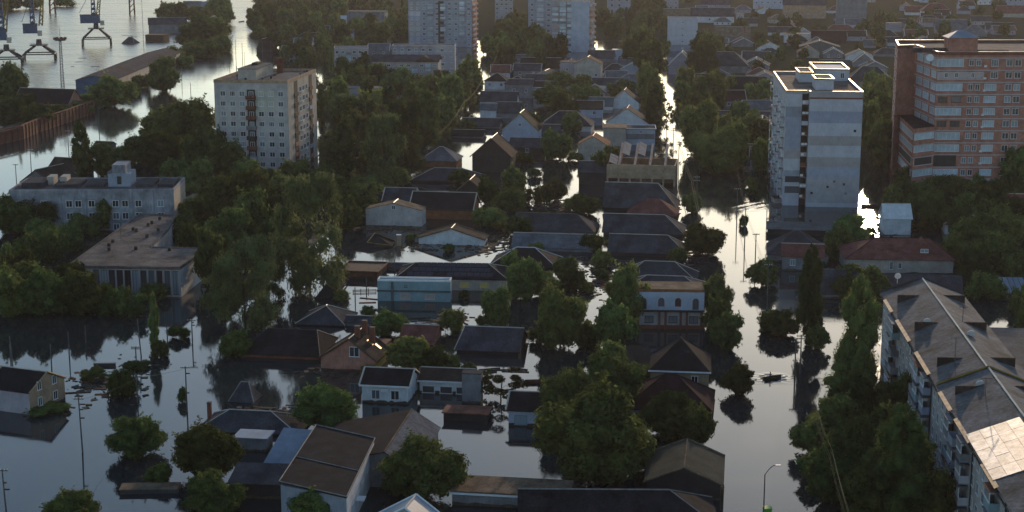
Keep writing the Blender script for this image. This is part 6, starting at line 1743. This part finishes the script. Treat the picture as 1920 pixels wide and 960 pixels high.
# ------------------------------------------------------------------ trees (picture base point, width, top row)
Rr, P_, W_, B_, S_ = 'round', 'poplar', 'willow', 'bush', 'sparse'
for a in [
    # bottom
    (262, 852, 108, 780, Rr), (392, 895, 135, 795, Rr), (402, 962, 112, 893, Rr), (128, 985, 112, 928, Rr), (597, 990, 100, 915, Rr), (800, 935, 145, 825, Rr), (614, 803, 122, 720, Rr), (298, 905, 52, 870, B_),
    (232, 742, 66, 690, B_), (172, 710, 55, 690, B_), (300, 668, 38, 640, B_), (291, 655, 22, 550, P_), (342, 754, 16, 726, B_), (336, 634, 42, 612, B_), (440, 668, 62, 622, Rr), (258, 690, 60, 680, B_), (80, 772, 70, 760, B_), (115, 770, 40, 760, B_),
    (1105, 900, 188, 732, Rr), (1148, 770, 112, 662, Rr), (1070, 800, 110, 690, Rr), (1252, 812, 104, 738, Rr), (1310, 838, 64, 765, Rr), (1200, 880, 60, 810, Rr), (1275, 830, 70, 770, Rr),
    (1050, 655, 94, 538, Rr), (985, 558, 72, 485, Rr), (1155, 655, 82, 572, Rr), (1178, 612, 70, 500, Rr), (1338, 600, 60, 520, Rr), (1362, 655, 56, 585, Rr), (1338, 640, 44, 560, Rr), (1382, 740, 66, 686, Rr),
    (1062, 525, 46, 482, Rr), (1075, 545, 50, 505, B_), (1020, 555, 60, 510, Rr), (1150, 720, 60, 640, Rr), (1095, 650, 50, 610, Rr),
    (1318, 478, 74, 422, Rr), (1428, 535, 58, 488, Rr), (1462, 628, 70, 585, Rr), (1440, 620, 40, 580, B_), (1515, 645, 56, 465, P_), (1608, 765, 84, 528, P_), (1690, 985, 112, 765, P_), (1580, 765, 70, 660, P_), (1535, 655, 40, 610, Rr),
    (1520, 850, 68, 785, Rr), (1560, 830, 90, 740, Rr), (1600, 910, 95, 790, Rr), (1560, 945, 95, 840, Rr), (1640, 880, 85, 760, Rr), (1745, 985, 85, 880, Rr), (1620, 985, 100, 880, Rr), (1650, 800, 70, 720, Rr), (1690, 790, 50, 700, Rr), (1600, 800, 80, 700, Rr), (1720, 930, 70, 810, P_), (1650, 960, 90, 830, P_), (1530, 900, 60, 850, Rr), (1790, 985, 70, 930, B_),
    # street trees by the right street
    (1348, 322, 96, 240, Rr), (1312, 290, 78, 190, Rr), (1370, 315, 76, 232, Rr), (1325, 320, 60, 260, Rr), (1296, 398, 34, 362, Rr), (1410, 352, 24, 332, B_), (1414, 366, 22, 350, B_), (1395, 424, 20, 404, B_), (1225, 240, 45, 160, P_), (1218, 200, 50, 120, Rr), (1250, 250, 36, 195, S_), (1330, 210, 60, 140, Rr), (1200, 130, 62, 60, Rr), (1215, 150, 60, 75, Rr),
    # left street and the tower
    (460, 625, 128, 455, W_), (580, 545, 130, 330, W_), (420, 560, 70, 480, W_), (505, 560, 70, 470, W_), (640, 350, 60, 235, P_), (720, 350, 78, 215, W_), (690, 330, 60, 190, W_), (760, 330, 70, 190, W_), (800, 275, 60, 170, P_), (622, 340, 60, 250, W_), (730, 250, 60, 160, P_), (770, 240, 50, 160, P_), (700, 260, 60, 170, Rr), (660, 270, 60, 190, Rr), (830, 250, 50, 180, Rr), (845, 215, 60, 140, Rr),
    (430, 345, 92, 268, Rr), (350, 290, 110, 190, Rr), (300, 275, 80, 205, Rr), (385, 330, 80, 240, Rr), (320, 320, 90, 250, Rr), (262, 305, 70, 255, Rr), (225, 318, 56, 276, Rr), (157, 335, 40, 228, P_), (200, 330, 60, 270, Rr), (470, 360, 70, 300, Rr), (510, 380, 70, 320, Rr), (560, 360, 70, 300, Rr), (600, 370, 60, 310, Rr), (370, 370, 70, 300, Rr), (330, 360, 70, 300, Rr),
    (470, 420, 100, 320, Rr), (420, 420, 90, 330, Rr), (480, 460, 90, 360, Rr), (430, 480, 80, 390, Rr), (390, 450, 70, 370, Rr), (540, 400, 80, 330, Rr), (400, 540, 60, 430, Rr), (670, 400, 70, 340, Rr), (650, 430, 60, 370, Rr), (690, 375, 60, 330, Rr), (740, 352, 50, 318, B_), (365, 420, 60, 370, Rr), (345, 460, 70, 400, Rr), (360, 490, 50, 420, Rr), (320, 440, 60, 395, B_),
    # in front of the school and left
    (60, 430, 100, 362, Rr), (110, 425, 60, 370, Rr), (20, 440, 70, 370, Rr), (195, 432, 45, 375, P_), (160, 440, 60, 400, B_), (250, 420, 60, 380, B_), (100, 490, 60, 430, Rr), (50, 500, 50, 440, Rr), (130, 470, 60, 420, B_), (15, 530, 30, 460, Rr), (40, 545, 60, 470, Rr), (80, 460, 60, 410, Rr),
    (30, 590, 90, 510, Rr), (90, 590, 90, 505, Rr), (150, 590, 80, 510, Rr), (60, 560, 90, 490, Rr), (120, 560, 90, 495, Rr), (190, 580, 70, 530, B_), (240, 590, 60, 540, B_), (10, 580, 50, 500, Rr), (210, 590, 60, 545, B_), (290, 560, 50, 530, B_),
    # harbour
    (22, 195, 58, 118, Rr), (215, 200, 68, 142, Rr), (305, 172, 64, 108, Rr), (155, 200, 56, 176, Rr), (185, 190, 46, 168, B_), (20, 238, 72, 188, Rr), (70, 240, 62, 194, Rr), (110, 226, 54, 196, Rr), (150, 214, 50, 190, Rr), (40, 215, 50, 175, Rr), (265, 165, 40, 140, B_), (245, 178, 40, 155, B_),
    (385, 85, 72, 30, Rr), (410, 80, 50, 35, Rr), (360, 90, 50, 50, Rr), (350, 112, 60, 80, B_), (385, 108, 60, 75, B_), (412, 98, 44, 65, B_), (330, 120, 40, 95, B_), (345, 125, 40, 105, B_), (310, 45, 40, 5, Rr), (335, 42, 40, 5, Rr), (410, 30, 50, -5, Rr), (370, 40, 50, 12, Rr), (425, 45, 30, 10, Rr), (25, 18, 40, -8, Rr), (60, 16, 40, -8, Rr), (5, 20, 40, -10, Rr), (120, 12, 40, -6, B_),
    # middle block gardens
    (1042, 300, 58, 245, Rr), (1046, 375, 42, 335, Rr), (1020, 382, 40, 345, B_), (1096, 402, 60, 365, Rr), (965, 360, 40, 312, Rr), (918, 382, 44, 335, Rr), (955, 395, 58, 355, B_), (915, 422, 62, 388, B_), (980, 380, 40, 345, B_), (975, 440, 45, 405, B_), (1060, 235, 50, 175, Rr), (1035, 200, 60, 160, Rr), (1050, 165, 50, 135, Rr), (1090, 165, 40, 140, Rr), (1070, 250, 44, 212, Rr), (1000, 250, 44, 212, B_), (1100, 190, 60, 160, B_), (1165, 180, 50, 150, B_),
    (733, 628, 58, 582, Rr), (770, 690, 80, 630, Rr), (815, 695, 60, 650, Rr), (850, 622, 46, 580, B_), (932, 612, 56, 540, Rr), (940, 750, 92, 690, S_), (905, 740, 40, 690, S_), (930, 500, 0.1, 490, B_) if False else (955, 520, 40, 470, B_), (1130, 500, 40, 470, B_), (1160, 560, 50, 515, Rr), (840, 690, 50, 665, B_), (710, 610, 40, 590, B_), (860, 345, 40, 318, Rr), (830, 480, 24, 462, B_) if False else (870, 250, 40, 225, B_), (940, 300, 40, 280, B_), (1110, 470, 50, 440, B_), (1270, 490, 34, 465, B_), (1150, 330, 40, 275, Rr), (1130, 340, 50, 285, Rr), (1110, 335, 40, 300, B_),
    (985, 306, 34, 286, B_), (1002, 332, 30, 315, B_), (905, 347, 30, 328, B_), (988, 418, 38, 396, B_), (1004, 474, 34, 455, B_), (1075, 392, 36, 370, B_), (940, 432, 34, 414, B_), (1100, 548, 34, 528, B_), (1130, 522, 30, 505, B_), (1012, 484, 30, 466, B_), (640, 562, 34, 545, B_), (692, 590, 30, 574, B_),
    (842, 472, 26, 458, B_), (1078, 302, 30, 284, B_), (1232, 330, 20, 300, B_), (1245, 400, 22, 385, B_), (1010, 640, 36, 612, B_), (1108, 640, 40, 600, B_), (905, 610, 30, 590, B_), (870, 560, 24, 545, B_), (1150, 470, 34, 450, B_), (770, 450, 24, 438, B_), (1278, 470, 24, 455, B_), (690, 700, 30, 684, B_), (880, 700, 30, 680, B_),
    (1676, 405, 42, 348, Rr), (1655, 425, 22, 412, B_), (1632, 437, 20, 426, B_),
    (1318, 142, 50, 78, Rr), (1330, 118, 46, 62, Rr), (1312, 108, 40, 62, Rr), (1700, 950, 60, 800, P_),
    (652, 170, 50, 108, Rr), (682, 165, 46, 100, P_), (700, 172, 50, 120, Rr), (748, 178, 56, 128, Rr), (668, 176, 50, 125, Rr), (800, 185, 50, 140, Rr),
    # right side
    (1590, 470, 70, 405, Rr), (1575, 485, 60, 425, Rr), (1690, 400, 70, 340, Rr), (1740, 430, 80, 350, Rr), (1790, 410, 80, 345, Rr), (1850, 400, 80, 340, Rr), (1880, 460, 80, 390, Rr), (1840, 480, 90, 410, Rr), (1810, 470, 60, 410, Rr), (1905, 350, 70, 275, Rr), (1870, 520, 80, 450, Rr), (1830, 530, 80, 470, Rr), (1910, 540, 60, 470, Rr), (1740, 390, 60, 335, Rr), (1850, 560, 70, 510, B_), (1925, 640, 50, 530, Rr), (1640, 560, 60, 500, Rr), (1600, 540, 70, 495, Rr), (1910, 590, 40, 540, B_), (1590, 560, 60, 520, B_),
    (1900, 430, 60, 370, Rr), (1790, 500, 50, 440, Rr), (1650, 312, 60, 225, Rr), (1672, 300, 60, 210, Rr), (1630, 280, 50, 190, Rr), (1650, 260, 60, 170, Rr), (1640, 230, 50, 150, Rr), (1700, 350, 50, 310, B_), (1760, 360, 60, 330, B_), (1800, 360, 60, 330, B_), (1680, 500, 60, 470, B_)]:
    T(*a)

# wooded areas: tree positions scattered inside polygons given on the ground
def inside(p, poly):
    c = False; n = len(poly); j = n - 1
    for i in range(n):
        a, b = poly[i], poly[j]
        if (a.y > p.y) != (b.y > p.y) and p.x < (b.x - a.x) * (p.y - a.y) / (b.y - a.y) + a.x: c = not c
        j = i
    return c
def wood(pts, step, hmin, hmax, kinds=(Rr,), seed=1, wf=(.7, 1.0)):
    poly = [G(*p).to_2d() for p in pts]; r = random.Random(seed)
    x0, x1 = min(p.x for p in poly), max(p.x for p in poly); y0, y1 = min(p.y for p in poly), max(p.y for p in poly)
    y = y0
    while y < y1:
        x = x0
        while x < x1:
            q = Vector((x + r.uniform(-.45, .45) * step, y + r.uniform(-.8, .8) * step))
            if inside(q, poly):
                h = r.uniform(hmin, hmax); k = r.choice(kinds)
                wd = h * r.uniform(*wf) if k != 'poplar' else h * r.uniform(.26, .36)
                tree_at(q.x, q.y, wd, h, k, 0.0, low=.05 if k == 'round' else None)
            x += step
        y += step * 1.75
wood([(472, 60), (470, 15), (560, 4), (640, 14), (770, 18), (770, 90), (700, 110), (640, 145), (590, 140), (520, 118)], 13.5, 7, 13, (Rr, Rr, Rr, P_), 1)
wood([(600, 180), (640, 150), (760, 178), (830, 165), (890, 130), (935, 110), (935, 140), (880, 200), (830, 260), (740, 290), (660, 290), (600, 250)], 12, 8, 13, (Rr, W_, Rr, P_), 2)
wood([(905, 100), (945, 30), (985, 60), (1060, 100), (1070, 125), (1000, 135), (950, 135)], 11, 7, 12, (Rr,), 3)
wood([(1125, 60), (1140, 20), (1245, 10), (1250, 120), (1215, 160), (1180, 120), (1130, 100)], 14, 8, 13, (Rr, Rr, P_), 4)
wood([(1265, 160), (1440, 190), (1442, 330), (1400, 320), (1290, 260)], 11, 6, 11, (Rr, Rr, B_), 5)
wood([(1310, 95), (1560, 60), (1560, 115), (1440, 160), (1310, 150)], 23, 5, 9, (Rr,), 6)
wood([(1380, 30), (1470, 30), (1560, 50), (1640, 45), (1720, 15), (1920, 15), (1920, 75), (1640, 120), (1380, 70)], 26, 6, 10, (Rr,), 7)
wood([(1250, 8), (1560, 0), (1920, 0), (1920, -30), (1250, -30)], 28, 7, 11, (Rr,), 8)
wood([(560, 0), (1240, -5), (1240, -40), (500, -40)], 19, 8, 12, (Rr,), 9)
wood([(1610, 170), (1690, 180), (1690, 315), (1625, 310)], 10, 7, 11, (Rr,), 10)
wood([(1640, 400), (1920, 350), (1920, 520), (1820, 530), (1790, 440)], 8.5, 6, 9, (Rr, B_), 11)

# ------------------------------------------------------------------ keep only trees and small things the camera can see, then word the labels
bpy.context.view_layer.update()
from mathutils.bvhtree import BVHTree
cam_p = Vector((0, 0, CAM_H))
crown_ids = {id(t[1].data) for t in TREES}
PV, PF, OWN, nv = [], [], [], 0
for o in C.objects:
    if o.type != 'MESH' or o.name.split('.')[0] in ('haze', 'water', 'ground', 'crown', 'trunk', 'window', 'pane', 'wire', 'water_ripples', 'body'): continue
    me = o.data; n = len(me.vertices); v = np.empty(n * 3, np.float32); me.vertices.foreach_get('co', v)
    mw = np.array(o.matrix_world); PV += (v.reshape(-1, 3) @ mw[:3, :3].T + mw[:3, 3]).tolist()
    PF += [[k + nv for k in p.vertices] for p in me.polygons]; OWN += [-1] * len(me.polygons); nv += n
iv, jf = ICO
for k, t in enumerate(TREES):
    mw = np.array(t[1].matrix_world); v = iv * np.array([.46, .46, .47]) + np.array([0, 0, .5])
    PV += (v @ mw[:3, :3].T + mw[:3, 3]).tolist(); PF += (jf + nv).tolist(); OWN += [k] * len(jf); nv += len(iv)
BVH = BVHTree.FromPolygons(PV, PF)
srng = random.Random(11)
def seen(k, t, tries=40):
    mw = t[1].matrix_world; hits = 0
    for _ in range(tries):
        p = mw @ (Vector((srng.gauss(0, 1), srng.gauss(0, 1), srng.gauss(0, 1))).normalized() * .44 + Vector((0, 0, .5)))
        if p.z < 0: continue
        u = pix(p)
        if not (0 < u[0] < 1920 and 0 < u[1] < 960): continue
        d = (p - cam_p).normalized()
        hp, nn, ix, dist = BVH.ray_cast(cam_p, d)
        if ix is not None and OWN[ix] == k: hits += 1
    return hits
keep = []
GONE = []
def remove_tree(t): GONE.extend(list(t[0].children) + [t[0]])
for k, t in enumerate(TREES):
    h = seen(k, t)
    if h < 3: remove_tree(t)
    else: keep.append(t + (h * (t[3] * t[4]) / t[0].location.y ** 2,))
# the 290 leafy trees that show largest stay single things; the small far rest is one mass
rounds = sorted((t for t in keep if t[2] == 'round'), key=lambda t: -t[5])
rest = rounds[290:]; drop = {id(t) for t in rest}
TREES = [t[:5] for t in keep if id(t) not in drop]
if rest:
    VV, LL, SS, nv, nl = [], [], [], 0, 0
    for t in rest:
        cr = t[1]; me = cr.data; n = len(me.vertices); v = np.empty(n * 3, np.float32); me.vertices.foreach_get('co', v); v = v.reshape(-1, 3)
        mw = np.array(cr.matrix_world); VV.append(v @ mw[:3, :3].T + mw[:3, 3])
        l = np.empty(len(me.loops), np.int32); me.loops.foreach_get('vertex_index', l); LL.append(l + nv)
        s_ = np.empty(len(me.polygons), np.int32); me.polygons.foreach_get('loop_start', s_); SS.append(s_ + nl); nv += n; nl += len(l)
    me = bpy.data.meshes.new('far_wood'); V = np.concatenate(VV).astype(np.float32); Lp = np.concatenate(LL); Sp = np.concatenate(SS)
    me.vertices.add(len(V)); me.vertices.foreach_set('co', V.ravel()); me.loops.add(len(Lp)); me.loops.foreach_set('vertex_index', Lp)
    me.polygons.add(len(Sp)); me.polygons.foreach_set('loop_start', Sp); me.update(calc_edges=True)
    fm = leaf_mat('leaf_far', (0.023, 0.034, 0.012), (0.125, 0.158, 0.048)); M['leaf_far'].node_tree.nodes['Noise Texture'].inputs['Scale'].default_value = 0.25
    fo = obj('far_wood', me, 'leaf_far'); fo['kind'] = 'stuff'
    for t in rest: remove_tree(t)

bpy.data.batch_remove(GONE)
ORD = 'first second third fourth fifth sixth seventh eighth ninth tenth'.split()
def ordinal(i):
    if i < 10: return ORD[i]
    n = i + 1
    return f"{n}{'th' if 10 <= n % 100 <= 20 else {1: 'st', 2: 'nd', 3: 'rd'}.get(n % 10, 'th')}"
def relation(x, y):
    best = None
    for ph, lx, ly in LANDMARKS:
        dd = math.hypot((x - lx), (y - ly) * 1.6)
        if best is None or dd < best[0]: best = (dd, ph, lx, ly)
    _, ph, lx, ly = best
    dx, dy = x - lx, (y - ly) * 1.6
    if abs(dx) > abs(dy): rel = 'left of' if dx < 0 else 'right of'
    else: rel = 'behind' if dy < 0 else 'in front of'
    return rel, ph
def word_labels(items, desc):
    """items: (object, px, py, adjective phrase) -> one label each, counted from the left where several share a place"""
    g = {}
    for it in items:
        rel, ph = relation(it[1], it[2]); g.setdefault((it[3], rel, ph), []).append(it)
    for (ad, rel, ph), L in g.items():
        L.sort(key=lambda q: q[1])
        for i, it in enumerate(L):
            if len(L) == 1: it[0]['label'] = f'{ad} {rel} the {ph}'
            else: it[0]['label'] = f'{ordinal(i)} from left: {ad} {rel} the {ph}'
items = []
for root, cr, kind, ht, wd in TREES:
    x, y = pix(root.location)
    ad = {'round': ('big broad leafy tree' if wd > 9 else ('medium round leafy tree' if wd > 6 else 'small round leafy tree')), 'poplar': ('tall slim poplar tree' if ht > 11 else 'short slim poplar tree'),
          'willow': 'loose drooping grey-green tree', 'bush': 'low leafy bush', 'sparse': 'thin see-through tree'}[kind]
    items.append((root, x, y, ad))
    root['group'] = {'round': 'leafy trees of the flooded town', 'poplar': 'poplar trees', 'willow': 'drooping grey-green trees', 'bush': 'bushes along the flood', 'sparse': 'thin-leaved trees'}[kind]
word_labels(items, 'tree')
word_labels(FARH, 'house')
for o_, _x, _y, _d in FARH: o_['group'] = 'small houses of the far gardens'
word_labels([(o, px, py, 'bare utility pole') for o, px, py in POLES], 'pole')
word_labels([(o, px, py, 'floating plank') for o, px, py in DEBRIS], 'plank')
# things that hide completely behind others are left out: windows never seen by the camera
bpy.context.view_layer.update()
WGONE = []
for o in [o for o in C.objects if o.type == 'MESH' and o.name.split('.')[0] == 'window' and o.parent]:
    c = o.matrix_world @ Vector((0, -.2, 0)) if len(o.data.vertices) != 18 else None
    if c is None: continue
    nv = (o.matrix_world.to_3x3() @ Vector((0, -1, 0)))
    u = pix(c)
    out = nv.dot(cam_p - c) < 0 or not (-60 < u[0] < 1980 and -60 < u[1] < 1000) or c.z < -.3
    if out:
        WGONE += list(o.children) + [o]
bpy.data.batch_remove(WGONE)
for o in C.objects:
    if '_dims' in o.keys(): del o['_dims']
print('TREES', len(TREES), 'OBJECTS', len(C.objects))
